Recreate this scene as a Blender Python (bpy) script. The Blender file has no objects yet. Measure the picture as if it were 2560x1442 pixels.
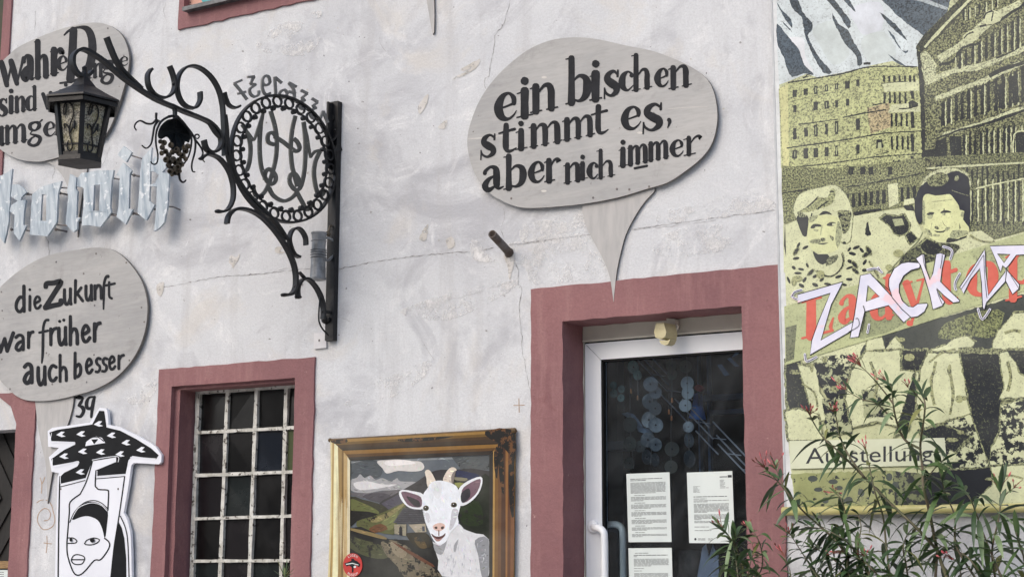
import bpy, math, random
from mathutils import Vector as V, Matrix, noise as MN
from mathutils.geometry import tessellate_polygon
random.seed(11)
S = bpy.context.scene
R_ = math.radians
# ------------------------------------------------------------------ camera
FPX = 3926.85
yaw, pit, rol = R_(30.969), R_(9.847), R_(0.131)
CF = V((-math.sin(yaw)*math.cos(pit), math.cos(yaw)*math.cos(pit), math.sin(pit)))
CR = V((math.cos(yaw), math.sin(yaw), 0)); CU = CR.cross(CF)
CR, CU = CR*math.cos(rol)+CU*math.sin(rol), CU*math.cos(rol)-CR*math.sin(rol)
CAM = V((0, -5.929, 1.6))
cd = bpy.data.cameras.new('camera'); co = bpy.data.objects.new('camera', cd); S.collection.objects.link(co)
cd.sensor_width = 36; cd.lens = 36*FPX/2560; cd.clip_end = 900; cd.clip_start = .05
co.matrix_world = Matrix(((CR.x, CU.x, -CF.x, CAM.x), (CR.y, CU.y, -CF.y, CAM.y), (CR.z, CU.z, -CF.z, CAM.z), (0, 0, 0, 1)))
S.camera = co
# ------------------------------------------------------------------ sky, sun, exposure
SUN_EL, SUN_AZ = R_(36), R_(-20)          # soft light from the upper left, in front of the facade
wd = bpy.data.worlds.new('World'); S.world = wd; wd.use_nodes = True
nt = wd.node_tree; bg = nt.nodes['Background']
sk = nt.nodes.new('ShaderNodeTexSky'); sk.sky_type = 'NISHITA'; sk.sun_disc = False
sk.sun_elevation = SUN_EL; sk.air_density = 1.0; sk.dust_density = 3.0; sk.ozone_density = .6
sd = V((math.sin(SUN_AZ)*math.cos(SUN_EL), -math.cos(SUN_AZ)*math.cos(SUN_EL), math.sin(SUN_EL)))   # towards the sun
sk.sun_rotation = math.atan2(sd.x, sd.y)
nt.links.new(sk.outputs[0], bg.inputs[0]); bg.inputs[1].default_value = .15
sl = bpy.data.lights.new('sun', 'SUN'); so = bpy.data.objects.new('sun', sl); S.collection.objects.link(so)
sl.energy = .8; sl.angle = R_(75); sl.color = (1, .985, .97)
so.rotation_euler = (-sd).to_track_quat('-Z', 'Y').to_euler()
S.view_settings.view_transform = 'Standard'; S.view_settings.look = 'None'; S.view_settings.gamma = 1
S.view_settings.use_curve_mapping = False; S.view_settings.exposure = 0.45

# ------------------------------------------------------------------ photo measurements -> places in the scene
def ray(px, py): return CF + CR*((px-1280)/FPX) - CU*((py-721)/FPX)
def W(px, py, y=0.):                       # on a plane parallel to the facade (facade face y = 0, street side y < 0)
    d = ray(px, py); return CAM + d*((y-CAM.y)/d.y)
K = {0: (0, 0, 1), 1: (0, 0, 3.0042), 2: (200, 60, 3.4333), 3: (460, 160, 3.2773), 4: (500, 460, 3.2775), 5: (0, 360, 4.506),
     6: (0, 600, 3.2775), 7: (0, 960, 2.992), 8: (360, 860, 2.478), 'g': (800, 1040, 3.5867), 'b': (1150, 60, 3.0044),
     'd': (1180, 480, 3.2), 'e': (1320, 740, 3.8788), 'f': (1320, 1080, 3.8788), 'p': (1920, 0, 3.4333),
     'q': (1920, 400, 2.7734), 'r': (1880, 880, 2.5662), 't': (420, 0, 3.657)}
def px(k, p): a, b, s = K[k]; return a+p[0]/s, b+p[1]/s
def L(k, y, pts): return [W(*px(k, p), y) for p in pts]
BA = R_(14)                                # the lantern bracket swings out from the wall a little off square
BD = V((-math.sin(BA), -math.cos(BA), 0)); BN = BD.cross(V((0, 0, 1))); BB = W(845, 600, 0)
def P(k, p, off=0.):                       # on the bracket's own upright plane
    d = ray(*px(k, p)); o = BB+BN*off; return CAM + d*(BN.dot(o-CAM)/BN.dot(d))

# ------------------------------------------------------------------ helpers
def s2l(c):
    r = []
    for x in c[:3]:
        x /= 255.; r.append(x/12.92 if x <= .04045 else ((x+.055)/1.055)**2.4)
    return tuple(r)
def spl(pts, n=6, closed=False):           # Catmull-Rom through tuples / vectors
    m = len(pts); out = []
    if m < 3 and not closed: return [tuple(p) for p in pts]
    for i in range(m if closed else m-1):
        if closed: a, b, c, d = pts[(i-1) % m], pts[i], pts[(i+1) % m], pts[(i+2) % m]
        else: a, b, c, d = pts[max(i-1, 0)], pts[i], pts[i+1], pts[min(i+2, m-1)]
        for j in range(n):
            t = j/n; out.append(tuple(.5*((2*q)+(-p+r)*t+(2*p-5*q+4*r-s)*t*t+(-p+3*q-3*r+s)*t**3) for p, q, r, s in zip(a, b, c, d)))
    if not closed: out.append(tuple(pts[-1]))
    return out
def jag(pts, amp, step):                   # roughened outline
    out = []; m = len(pts)
    for i in range(m):
        a, b = pts[i], pts[(i+1) % m]; l = math.hypot(b[0]-a[0], b[1]-a[1]); n = max(1, int(l/step))
        for j in range(n):
            t = j/n; out.append((a[0]+(b[0]-a[0])*t+random.uniform(-amp, amp)*(j > 0), a[1]+(b[1]-a[1])*t+random.uniform(-amp, amp)*(j > 0)))
    return out
def ell(cx, cy, rx, ry, n=20, a0=0): return [(cx+rx*math.cos(a0+2*math.pi*i/n), cy+ry*math.sin(a0+2*math.pi*i/n)) for i in range(n)]
def edges(pts, n=5, cap=True, closed=False):     # (x, y, width) -> left and right outlines
    q = spl(pts, n, closed)
    if closed: q.append(q[0])
    if cap and not closed:
        def ext(a, b):
            l = math.hypot(a[0]-b[0], a[1]-b[1]) or 1; ux, uy = (a[0]-b[0])/l, (a[1]-b[1])/l
            return [(a[0]+ux*a[2]*f, a[1]+uy*a[2]*f, a[2]*g) for f, g in ((.3, .8), (.45, .4))]
        q = ext(q[0], q[1])[::-1]+q+ext(q[-1], q[-2])
    lf, rt = [], []
    for i, p in enumerate(q):
        a, b = q[max(i-1, 0)], q[min(i+1, len(q)-1)]
        if closed and i in (0, len(q)-1): a, b = q[-2], q[1]
        dx, dy = b[0]-a[0], b[1]-a[1]; l = math.hypot(dx, dy) or 1
        nx, ny = -dy/l*p[2]/2, dx/l*p[2]/2
        lf.append((p[0]+nx, p[1]+ny)); rt.append((p[0]-nx, p[1]-ny))
    return lf, rt
class MB:
    def __init__(s): s.v = []; s.f = []; s.m = []; s.c = []; s.g = []
    def face(s, idx, mat=0, col=(1, 1, 1), gr=0.): s.f.append(idx); s.m.append(mat); s.c.append(col); s.g.append(gr)
    def add(s, pts): i = len(s.v); s.v += [V(p) for p in pts]; return i
    def poly(s, pts, mat=0, col=(1, 1, 1), gr=0., holes=()):
        loops = [[V(p) for p in l] for l in [pts]+list(holes)]
        i = s.add([p for l in loops for p in l])
        for t in tessellate_polygon(loops): s.face([i+k for k in t], mat, col, gr)
    def slab(s, pts, th, mat=0, ms=None, holes=(), col=(1, 1, 1), gr=0.):
        th = V(th); ms = mat if ms is None else ms
        s.poly(pts, mat, col, gr, holes)
        s.poly([V(p)+th for p in pts], ms, col, 0, [[V(p)+th for p in h] for h in holes])
        for l in [pts]+list(holes):
            n = len(l); i = s.add(list(l)+[V(p)+th for p in l])
            for k in range(n): s.face([i+k, i+(k+1) % n, i+n+(k+1) % n, i+n+k], ms, col, 0)
    def box(s, a, b, mat=0, bev=0.):
        x0, y0, z0 = a; x1, y1, z1 = b
        i = s.add([(x0, y0, z0), (x1, y0, z0), (x1, y0, z1), (x0, y0, z1), (x0, y1, z0), (x1, y1, z0), (x1, y1, z1), (x0, y1, z1)])
        for q in ((0, 1, 2, 3), (5, 4, 7, 6), (4, 0, 3, 7), (1, 5, 6, 2), (3, 2, 6, 7), (4, 5, 1, 0)): s.face([i+k for k in q], mat)
    def strip(s, lf, rt, mat=0, col=(1, 1, 1), gr=0., th=None):
        n = len(lf); i = s.add(list(lf)+list(rt))
        for k in range(n-1): s.face([i+k, i+k+1, i+n+k+1, i+n+k], mat, col, gr)
        if th:
            th = V(th); j = s.add([V(p)+th for p in list(lf)+list(rt)])
            for k in range(n-1):
                s.face([j+k, j+n+k, j+n+k+1, j+k+1], mat, col, gr)
                s.face([i+k, j+k, j+k+1, i+k+1], mat, col, gr); s.face([i+n+k, i+n+k+1, j+n+k+1, j+n+k], mat, col, gr)
            s.face([i, i+n, j+n, j], mat, col, gr); s.face([i+n-1, j+n-1, j+2*n-1, i+2*n-1], mat, col, gr)
    def bar(s, path, nrm, w, t, mat=0, closed=False, taper=None):   # flat bar: w along nrm, t across the path
        path = [V(p) for p in path]; n = len(path); rings = []; nrm = V(nrm).normalized()
        for i, p in enumerate(path):
            a = path[(i-1) % n] if closed else path[max(i-1, 0)]; b = path[(i+1) % n] if closed else path[min(i+1, n-1)]
            d = (b-a).normalized(); e = nrm.cross(d).normalized(); f = 1 if not taper else taper(i/(n-1))
            rings.append(s.add([p-nrm*w/2*f-e*t/2*f, p+nrm*w/2*f-e*t/2*f, p+nrm*w/2*f+e*t/2*f, p-nrm*w/2*f+e*t/2*f]))
        for i in range(n if closed else n-1):
            a, b = rings[i], rings[(i+1) % n]
            for k in range(4): s.face([a+k, a+(k+1) % 4, b+(k+1) % 4, b+k], mat)
        if not closed: s.face([rings[0]+k for k in (3, 2, 1, 0)], mat); s.face([rings[-1]+k for k in range(4)], mat)
    def tube(s, path, r, n=8, mat=0, cap=True):
        path = [V(p) for p in path]; m = len(path); rr = r if isinstance(r, (list, tuple)) else [r]*m; rings = []
        d0 = (path[1]-path[0]).normalized(); u = d0.orthogonal().normalized()
        for i, p in enumerate(path):
            d = (path[min(i+1, m-1)]-path[max(i-1, 0)]).normalized(); u = (u-d*u.dot(d)).normalized(); w = d.cross(u)
            rings.append(s.add([p+(u*math.cos(2*math.pi*k/n)+w*math.sin(2*math.pi*k/n))*rr[i] for k in range(n)]))
        for a, b in zip(rings, rings[1:]):
            for k in range(n): s.face([a+k, a+(k+1) % n, b+(k+1) % n, b+k], mat)
        if cap: s.face([rings[0]+k for k in range(n)][::-1], mat); s.face([rings[-1]+k for k in range(n)], mat)
    def lathe(s, o, ax, prof, n=20, mat=0, ref=None):      # prof: (distance along axis, radius)
        o, ax = V(o), V(ax).normalized(); u = V(ref).normalized() if ref else ax.orthogonal().normalized(); w = ax.cross(u); rings = []
        for h, r in prof: rings.append(s.add([o+ax*h+(u*math.cos(2*math.pi*k/n)+w*math.sin(2*math.pi*k/n))*max(r, 1e-4) for k in range(n)]))
        for a, b in zip(rings, rings[1:]):
            for k in range(n): s.face([a+k, a+(k+1) % n, b+(k+1) % n, b+k], mat)
    def ball(s, c, r, mat=0, n=10, sq=(1, 1, 1)):
        c = V(c); i = s.add([c+V((r*sq[0]*math.sin(math.pi*a/n)*math.cos(2*math.pi*b/n), r*sq[1]*math.sin(math.pi*a/n)*math.sin(2*math.pi*b/n), r*sq[2]*math.cos(math.pi*a/n))) for a in range(n+1) for b in range(n)])
        for a in range(n):
            for b in range(n): s.face([i+a*n+b, i+a*n+(b+1) % n, i+(a+1)*n+(b+1) % n, i+(a+1)*n+b], mat)
    def build(s, name, mats, parent=None, smooth=False, label=None):
        me = bpy.data.meshes.new(name); me.from_pydata([tuple(p) for p in s.v], [], s.f)
        for m in (mats if isinstance(mats, (list, tuple)) else [mats]): me.materials.append(m)
        me.polygons.foreach_set('material_index', s.m)
        if smooth: me.polygons.foreach_set('use_smooth', [True]*len(s.f))
        if any(c != (1, 1, 1) for c in s.c):
            me.attributes.new('Col', 'FLOAT_VECTOR', 'FACE'); me.attributes.new('Grain', 'FLOAT', 'FACE'); at = me.attributes['Col']; g = me.attributes['Grain']
            at.data.foreach_set('vector', [x for c in s.c for x in c]); g.data.foreach_set('value', s.g)
        me.update(); o = bpy.data.objects.new(name, me); S.collection.objects.link(o)
        if parent: o.parent = parent; o.matrix_parent_inverse = Matrix.Translation(-parent.location)
        if label: o['label'] = label
        return o
def thing(name, label, cat, loc=(0, 0, 0), group=None):
    o = bpy.data.objects.new(name, None); S.collection.objects.link(o); o.location = loc; o.empty_display_size = .05
    return tag(o, label, cat, group)
def tag(o, label=None, cat=None, group=None, kind=None):
    if label: o['label'] = label
    if cat: o['category'] = cat
    if group: o['group'] = group
    if kind: o['kind'] = kind
    return o

# ------------------------------------------------------------------ materials
class NT:
    def __init__(s, name):
        s.m = bpy.data.materials.new(name); s.m.use_nodes = True; s.t = s.m.node_tree; s.b = s.t.nodes['Principled BSDF']
        s.tc = s.t.nodes.new('ShaderNodeTexCoord').outputs['Object']
    def n(s, k): return s.t.nodes.new(k)
    def link(s, a, b): s.t.links.new(a, b)
    def noise(s, sc, det=4, rough=.55, stretch=None, rot=None, dist=0.):
        n = s.n('ShaderNodeTexNoise'); n.inputs['Scale'].default_value = sc; n.inputs['Detail'].default_value = det
        n.inputs['Roughness'].default_value = rough; n.inputs['Distortion'].default_value = dist; src = s.tc
        if stretch or rot:
            mp = s.n('ShaderNodeMapping'); mp.inputs['Scale'].default_value = stretch or (1, 1, 1); mp.inputs['Rotation'].default_value = rot or (0, 0, 0)
            if rot and stretch:
                m0 = s.n('ShaderNodeMapping'); m0.inputs['Rotation'].default_value = rot; s.link(src, m0.inputs[0]); src = m0.outputs[0]
                mp.inputs['Rotation'].default_value = (0, 0, 0)
            s.link(src, mp.inputs[0]); src = mp.outputs[0]
        s.link(src, n.inputs['Vector']); return n.outputs['Fac']
    def ramp(s, x, a, b):
        r = s.n('ShaderNodeMapRange'); r.inputs[1].default_value = a; r.inputs[2].default_value = b; r.clamp = True; s.link(x, r.inputs[0]); return r.outputs[0]
    def mul(s, a, f):
        r = s.n('ShaderNodeMath'); r.operation = 'MULTIPLY'; s.link(a, r.inputs[0])
        if isinstance(f, float): r.inputs[1].default_value = f
        else: s.link(f, r.inputs[1])
        return r.outputs[0]
    def mix(s, f, a, b):
        m = s.n('ShaderNodeMix'); m.data_type = 'RGBA'
        if isinstance(f, float): m.inputs['Factor'].default_value = f
        else: s.link(f, m.inputs['Factor'])
        for i, x in ((6, a), (7, b)):
            if isinstance(x, tuple): m.inputs[i].default_value = (*x, 1)
            else: s.link(x, m.inputs[i])
        return m.outputs[2]
    def bump(s, hs, dist=.004):
        prev = None
        for h, st in hs:
            b = s.n('ShaderNodeBump'); b.inputs['Strength'].default_value = st; b.inputs['Distance'].default_value = dist; s.link(h, b.inputs['Height'])
            if prev: s.link(prev, b.inputs['Normal'])
            prev = b.outputs[0]
        s.link(prev, s.b.inputs['Normal'])
def mat(name, c, c2=None, sc=8., rough=.7, bump=.15, bsc=70., metal=0., stretch=None, rot=None, lo=.4, hi=.62, spec=.5, c3=None, sc3=40., th3=.64):
    t = NT(name); col = c
    if c2:
        col = t.mix(t.ramp(t.noise(sc, 5, .6, stretch, rot), lo, hi), c, c2)
    if c3: col = t.mix(t.ramp(t.noise(sc3, 3, .6), th3, th3+.05), col, c3)
    if isinstance(col, tuple): t.b.inputs['Base Color'].default_value = (*col, 1)
    else: t.link(col, t.b.inputs['Base Color'])
    t.b.inputs['Roughness'].default_value = rough; t.b.inputs['Metallic'].default_value = metal; t.b.inputs['Specular IOR Level'].default_value = spec
    if bump: t.bump([(t.noise(bsc, 4), bump)])
    return t.m
g_ = lambda *c: s2l(c)
def wall_mat():
    t = NT('whitewashed_plaster')
    c = t.mix(t.ramp(t.noise(.8, 6, .6, dist=.8), .38, .68), g_(212, 215, 218), g_(193, 196, 201))
    c = t.mix(t.mul(t.ramp(t.noise(1.5, 7, .68, (1, 1, 1.3), (0, R_(30), 0), 1.5), .50, .66), .85), c, g_(174, 176, 182))
    c = t.mix(t.mul(t.ramp(t.noise(2.6, 7, .75, dist=2.), .54, .66), .75), c, g_(223, 225, 227))
    c = t.mix(t.mul(t.ramp(t.noise(2.1, 5, .65, dist=1.), .55, .70), .55), c, g_(207, 203, 196))
    c = t.mix(t.mul(t.ramp(t.noise(2.4, 6, .7, (2.6, 1, .30)), .52, .72), .6), c, g_(176, 176, 178))
    c = t.mix(t.mul(t.ramp(t.noise(7., 6, .75, (1, 1, 2.), (0, R_(38), 0), 1.), .60, .70), .45), c, g_(176, 177, 183))
    c = t.mix(t.ramp(t.noise(38., 2, .5), .735, .76), c, g_(124, 124, 128))
    c = t.mix(t.ramp(t.noise(16., 5, .75), .715, .735), c, g_(160, 156, 150))
    c = t.mix(t.mul(t.ramp(t.noise(110., 3, .6), .40, .62), .22), c, g_(164, 165, 168))
    t.link(c, t.b.inputs['Base Color']); t.b.inputs['Roughness'].default_value = .85; t.b.inputs['Specular IOR Level'].default_value = .25
    t.bump([(t.noise(3., 4, .55), .45), (t.noise(60., 5, .7), .30), (t.noise(18., 5, .7), .22)], .010)
    return t.m
def print_mat(name, gsc=150., ink=g_(38, 43, 49), rough=.5, bumpy=.1, mott=.24, msc=13.):       # printed sheet: colour and ink coverage per printed shape
    t = NT(name); a = t.n('ShaderNodeAttribute'); a.attribute_name = 'Col'; g = t.n('ShaderNodeAttribute'); g.attribute_name = 'Grain'
    def thr(nz, cov, soft):
        m = t.n('ShaderNodeMath'); m.operation = 'MULTIPLY_ADD'; m.inputs[1].default_value = .42; m.inputs[2].default_value = .29; t.link(cov, m.inputs[0])
        d = t.n('ShaderNodeMath'); d.operation = 'SUBTRACT'; t.link(m.outputs[0], d.inputs[0]); t.link(nz, d.inputs[1])
        return t.ramp(d.outputs[0], -soft, soft)
    pos = t.n('ShaderNodeMath'); pos.operation = 'MAXIMUM'; pos.inputs[1].default_value = 0; t.link(g.outputs['Fac'], pos.inputs[0])
    ng = t.n('ShaderNodeMath'); ng.operation = 'MULTIPLY'; ng.inputs[1].default_value = -1; t.link(g.outputs['Fac'], ng.inputs[0])
    neg = t.n('ShaderNodeMath'); neg.operation = 'MAXIMUM'; neg.inputs[1].default_value = 0; t.link(ng.outputs[0], neg.inputs[0])
    gate = t.n('ShaderNodeMath'); gate.operation = 'GREATER_THAN'; gate.inputs[1].default_value = .01; t.link(pos.outputs[0], gate.inputs[0])
    gate2 = t.n('ShaderNodeMath'); gate2.operation = 'GREATER_THAN'; gate2.inputs[1].default_value = .01; t.link(neg.outputs[0], gate2.inputs[0])
    f1 = t.mul(thr(t.noise(gsc, 4, .7), pos.outputs[0], .11), gate.outputs[0]); f2 = t.mul(thr(t.noise(gsc*.2, 5, .7), neg.outputs[0], .02), gate2.outputs[0])
    c = t.mix(f1, a.outputs['Color'], ink); c = t.mix(f2, c, ink)
    hs = t.n('ShaderNodeHueSaturation'); mr = t.n('ShaderNodeMapRange'); mr.inputs[1].default_value = .3; mr.inputs[2].default_value = .7; mr.inputs[3].default_value = 1-mott; mr.inputs[4].default_value = 1+mott*.45
    t.link(t.noise(msc, 7, .75), mr.inputs[0]); t.link(mr.outputs[0], hs.inputs['Value']); t.link(c, hs.inputs['Color']); c = hs.outputs[0]
    c = t.mix(t.mul(t.ramp(t.noise(3., 4), .4, .7), .08), c, g_(225, 228, 215))
    t.link(c, t.b.inputs['Base Color']); t.b.inputs['Roughness'].default_value = rough; t.b.inputs['Specular IOR Level'].default_value = .2
    t.bump([(t.noise(1.6, 3), bumpy*3), (t.noise(300., 2), .05)], .02)
    return t.m
def glass_mat(name, tint=(.86, .93, 1.), refl=.10):
    t = NT(name); tr = t.n('ShaderNodeBsdfTransparent'); tr.inputs[0].default_value = (*tint, 1); gl = t.n('ShaderNodeBsdfGlossy'); gl.inputs['Roughness'].default_value = .02
    fr = t.n('ShaderNodeFresnel'); fr.inputs[0].default_value = 1.5; mx = t.n('ShaderNodeMixShader')
    t.link(fr.outputs[0], mx.inputs[0]); t.link(tr.outputs[0], mx.inputs[1]); t.link(gl.outputs[0], mx.inputs[2])
    df = t.n('ShaderNodeBsdfDiffuse'); df.inputs[0].default_value = (.55, .60, .64, 1); m2 = t.n('ShaderNodeMixShader')       # faint grey veil painting in layered reflections, with slight dust on the pane
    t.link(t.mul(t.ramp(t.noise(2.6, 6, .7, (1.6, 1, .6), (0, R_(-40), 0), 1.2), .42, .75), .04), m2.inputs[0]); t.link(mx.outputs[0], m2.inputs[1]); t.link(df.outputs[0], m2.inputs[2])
    t.link(m2.outputs[0], t.t.nodes['Material Output'].inputs[0]); return t.m
M = {}
M['wall'] = wall_mat()
M['crack'] = mat('crack_shadow_grey', g_(112, 111, 112), g_(176, 176, 178), 34., bump=0, lo=.40, hi=.60)
M['bare'] = mat('bare_old_render', g_(184, 181, 175), g_(202, 200, 198), 12., bump=.25, bsc=90.)
M['plate_white'] = mat('white_painted_plate', g_(210, 210, 212), g_(196, 196, 200), 9., rough=.8, bump=.2)
M['white_patch'] = mat('fresh_whitewash', g_(228, 228, 227), g_(216, 216, 217), 9., rough=.85, bump=.15, bsc=50., lo=.3, hi=.7)
def blotchy(m, sc, lo, hi):
    t = m.node_tree; b_ = t.nodes['Principled BSDF']; n = t.nodes.new('ShaderNodeTexNoise'); n.inputs['Scale'].default_value = sc; n.inputs['Detail'].default_value = 6; n.inputs['Roughness'].default_value = .7
    t.links.new(t.nodes['Texture Coordinate'].outputs['Object'], n.inputs['Vector']); r = t.nodes.new('ShaderNodeMapRange'); r.inputs[1].default_value = lo; r.inputs[2].default_value = hi; t.links.new(n.outputs['Fac'], r.inputs[0]); t.links.new(r.outputs[0], b_.inputs['Alpha'])
blotchy(M['white_patch'], 7., .46, .66)
blotchy(M['bare'], 30., .36, .46)
t = NT('worn_red_paint'); c = t.mix(t.ramp(t.noise(1.6, 6, .65), .38, .66), g_(147, 107, 108), g_(129, 93, 96)); c = t.mix(t.mul(t.ramp(t.noise(4., 6, .7, (3., 1, .35)), .52, .70), .6), c, g_(164, 126, 125))
c = t.mix(t.mul(t.ramp(t.noise(9., 6, .75), .58, .70), .55), c, g_(122, 82, 84)); c = t.mix(t.ramp(t.noise(22., 5, .75), .685, .70), c, g_(172, 140, 136)); c = t.mix(t.ramp(t.noise(30., 4, .7), .715, .73), c, g_(92, 68, 66)); c = t.mix(t.mul(t.ramp(t.noise(120., 3), .4, .62), .2), c, g_(110, 76, 78))
t.link(c, t.b.inputs['Base Color']); t.b.inputs['Roughness'].default_value = .75; t.b.inputs['Specular IOR Level'].default_value = .25; t.bump([(t.noise(6., 5), .35), (t.noise(28., 5, .7), .4), (t.noise(90., 3), .2)], .008); M['red'] = t.m
t = NT('weathered_plywood'); c = t.mix(t.ramp(t.noise(1.8, 5, .6, dist=.5), .36, .66), g_(176, 176, 175), g_(155, 156, 157)); c = t.mix(t.mul(t.ramp(t.noise(4., 6, .7, (.5, 1, 7.), (0, R_(4), 0), .6), .46, .66), .4), c, g_(187, 186, 184)); c = t.mix(t.mul(t.ramp(t.noise(6., 6, .75, dist=.6), .56, .70), .55), c, g_(138, 137, 136)); c = t.mix(t.ramp(t.noise(26., 4, .7), .69, .71), c, g_(122, 119, 115)); c = t.mix(t.mul(t.ramp(t.noise(60., 3, .6, (.3, 1, 2.)), .45, .65), .2), c, g_(140, 138, 136))
t.link(c, t.b.inputs['Base Color']); t.b.inputs['Roughness'].default_value = .75; t.b.inputs['Specular IOR Level'].default_value = .25; t.bump([(t.noise(40., 4, .6, (.4, 1, 2.)), .15)]); M['ply'] = t.m
M['plug'] = mat('pale_wood_plug', g_(204, 202, 197), g_(190, 187, 182), 30., bump=0)
M['ply_tail'] = mat('weathered_plywood_upright', g_(178, 177, 176), g_(162, 162, 162), 6., rough=.7, bump=.1, stretch=(5, 1, 1), lo=.38, hi=.66)
M['ply_edge'] = mat('plywood_edge', g_(120, 116, 112), g_(98, 95, 92), 40., stretch=(1, 30, 1))
M['ink'] = mat('black_sign_paint', g_(26, 28, 33), g_(36, 38, 43), 20., rough=.6, bump=.1, spec=.15)
M['iron'] = mat('black_wrought_iron', g_(17, 18, 21), g_(30, 31, 34), 18., rough=.45, bump=.3, bsc=60., spec=.35, c3=g_(70, 58, 50), sc3=22., th3=.74)
M['numeral'] = mat('silver_grey_paint', g_(122, 122, 120), g_(98, 98, 97), 20., rough=.55, bump=.1)
M['grey_iron'] = mat('grey_painted_iron', g_(90, 90, 85), g_(74, 74, 71), 14., rough=.6, bump=.25, bsc=80., c3=g_(140, 138, 132), sc3=40., th3=.66)
M['rust'] = mat('rusty_grape_metal', g_(92, 82, 66), g_(58, 54, 48), 30., rough=.55, bump=.3, metal=.3)
M['leaf_iron'] = mat('dark_leaf_sheet', g_(20, 25, 27), g_(30, 35, 38), 20., rough=.5, bump=.2, spec=.25)
M['pewter'] = mat('pewter', g_(140, 143, 146), g_(100, 103, 107), 14., rough=.38, metal=.35, bump=.15, spec=.4)
M['blue_paint'] = mat('streaky_pale_blue_paint', g_(184, 194, 201), g_(136, 151, 164), 11., rough=.6, bump=.35, bsc=30., stretch=(3., 1, .5), rot=(0, R_(10), 0), lo=.42, hi=.66, c3=g_(208, 214, 218), sc3=26., th3=.60)
M['rod'] = mat('dull_steel_rod', g_(98, 98, 102), g_(120, 112, 106), 40., rough=.6)
M['board_white'] = mat('white_board', g_(226, 230, 238), g_(218, 222, 231), 3., rough=.35, bump=.03)
M['board_black'] = mat('black_board_paint', g_(20, 21, 24), g_(26, 28, 31), 10., rough=.35, bump=.03, spec=.2)
M['pvc'] = mat('white_door_plastic', g_(234, 239, 244), g_(226, 232, 238), 4., rough=.35, bump=.03)
M['cream'] = mat('cream_plastic', g_(220, 218, 206), g_(208, 206, 194), 4., rough=.5, bump=.05)
M['sensor'] = mat('yellowed_plastic', g_(196, 188, 150), g_(182, 174, 136), 12., rough=.4, bump=.05)
M['gasket'] = mat('black_gasket', g_(16, 17, 19), None, rough=.6, bump=0, spec=.2)
M['lattice'] = mat('flaking_white_window_paint', g_(206, 207, 202), g_(170, 170, 163), 20., rough=.8, bump=.6, bsc=60., c3=g_(72, 66, 60), sc3=46., th3=.59)
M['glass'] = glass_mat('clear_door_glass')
M['room'] = mat('dark_room', g_(10, 11, 13), g_(34, 38, 44), 1.6, bump=.1, spec=.05, lo=.45, hi=.7)
M['paper'] = mat('white_paper', g_(212, 222, 221), g_(204, 214, 214), 5., rough=.8, bump=.02)
M['print_grey'] = mat('printed_lines', g_(116, 122, 126), None, bump=0)
M['print_black'] = mat('printed_black', g_(46, 50, 56), None, bump=0)
M['wood_dark'] = mat('old_dark_door_wood', g_(26, 24, 23), g_(15, 14, 14), 5., rough=.7, bump=.4, bsc=30., stretch=(8, 8, 1))
M['banner'] = print_mat('printed_banner')
M['art'] = print_mat('printed_painting', 160., g_(30, 30, 30), .5, .05, .16, 30.)
M['banner_edge'] = mat('white_banner_edge', g_(186, 190, 194), g_(170, 174, 178), 12., rough=.5)
# ------------------------------------------------------------------ street side (out of frame: light and reflections)
b = MB(); i = b.add([(-60, -40, 0), (60, -40, 0), (60, 3, 0), (-60, 3, 0)]); b.face([i, i+1, i+2, i+3])
tag(b.build('street', mat('street_paving', g_(172, 169, 163), g_(150, 148, 143), 3.)), kind='structure')
b = MB(); N = 40  # unseen dark slope, added to block the low sky and darken glass reflections
for r in range(12):
    for q in range(N+1):
        x = -110+220*q/N; y = -20-r*5; b.add([(x, y, -.5+max(0, r)*1.9+2.5*MN.noise(V((x*.09, y*.11, 3)))*min(r, 3)/3)])
for r in range(11):
    for q in range(N): i = r*(N+1)+q; b.face([i, i+1, i+N+2, i+N+1])
tag(b.build('sky_blocker_slope', mat('blocker_dark_green', g_(22, 28, 22), g_(8, 11, 10), .5, bump=.6, bsc=3.), smooth=True), kind='structure')
# ------------------------------------------------------------------ the house front
house = thing('house', 'whitewashed old plaster house front with dusty red door and window surrounds', 'house', (-4, 0, 0))
XW = lambda k, p, y=0.: W(*px(k, p), y)
def frame_rects(x0, x1, z0, z1, holes):     # plaster sheet cut into upright boxes round the openings
    xs = sorted({x0, x1, *[h[0] for h in holes], *[h[1] for h in holes]}); out = []
    for a, c in zip(xs, xs[1:]):
        cut = sorted([(h[2], h[3]) for h in holes if h[0] < (a+c)/2 < h[1]]); z = z0
        for p, q in cut:
            if p > z: out.append((a, c, z, p))
            z = max(z, q)
        if z < z1: out.append((a, c, z, z1))
    return out
def tri(k, p): w = XW(k, p); return w.x, w.z
DX0, DX1, DZ1 = -3.295, -2.457, 2.630                      # door opening
wxl, wzt = tri(0, (428.6, 961)); wxr = tri(0, (755.5, 934.7))[0]   # window opening
WX0, WX1, WZ1 = wxl, wxr, wzt
lx1 = (tri(7, (140, 150))[0]+tri(7, (75, 1400))[0])/2; LXO = (tri(7, (262, 130))[0]+tri(7, (230, 1400))[0])/2     # door at the far left: inner and outer edge of its right jamb
uxl, uzb = tri('t', (103, 280)); UX0, UZ0 = uxl, uzb; zi = XW('t', (165, 95)).z; xi = XW('t', (160, 60)).x       # upper window
vx1 = tri(1, (98, 40))[0]; vx0 = tri(1, (34, 100))[0]
holes = [(DX0-.06, DX1+.06, .5, DZ1+.06), (WX0-.05, WX1+.05, 1.05, WZ1+.05), (lx1-1.1, lx1+.05, .3, 2.30), (xi-.02, UX0+1.38, zi-.02, 5.6), (vx0-1., vx0+.05, 3.6, 5.6)]
b = MB()
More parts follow.
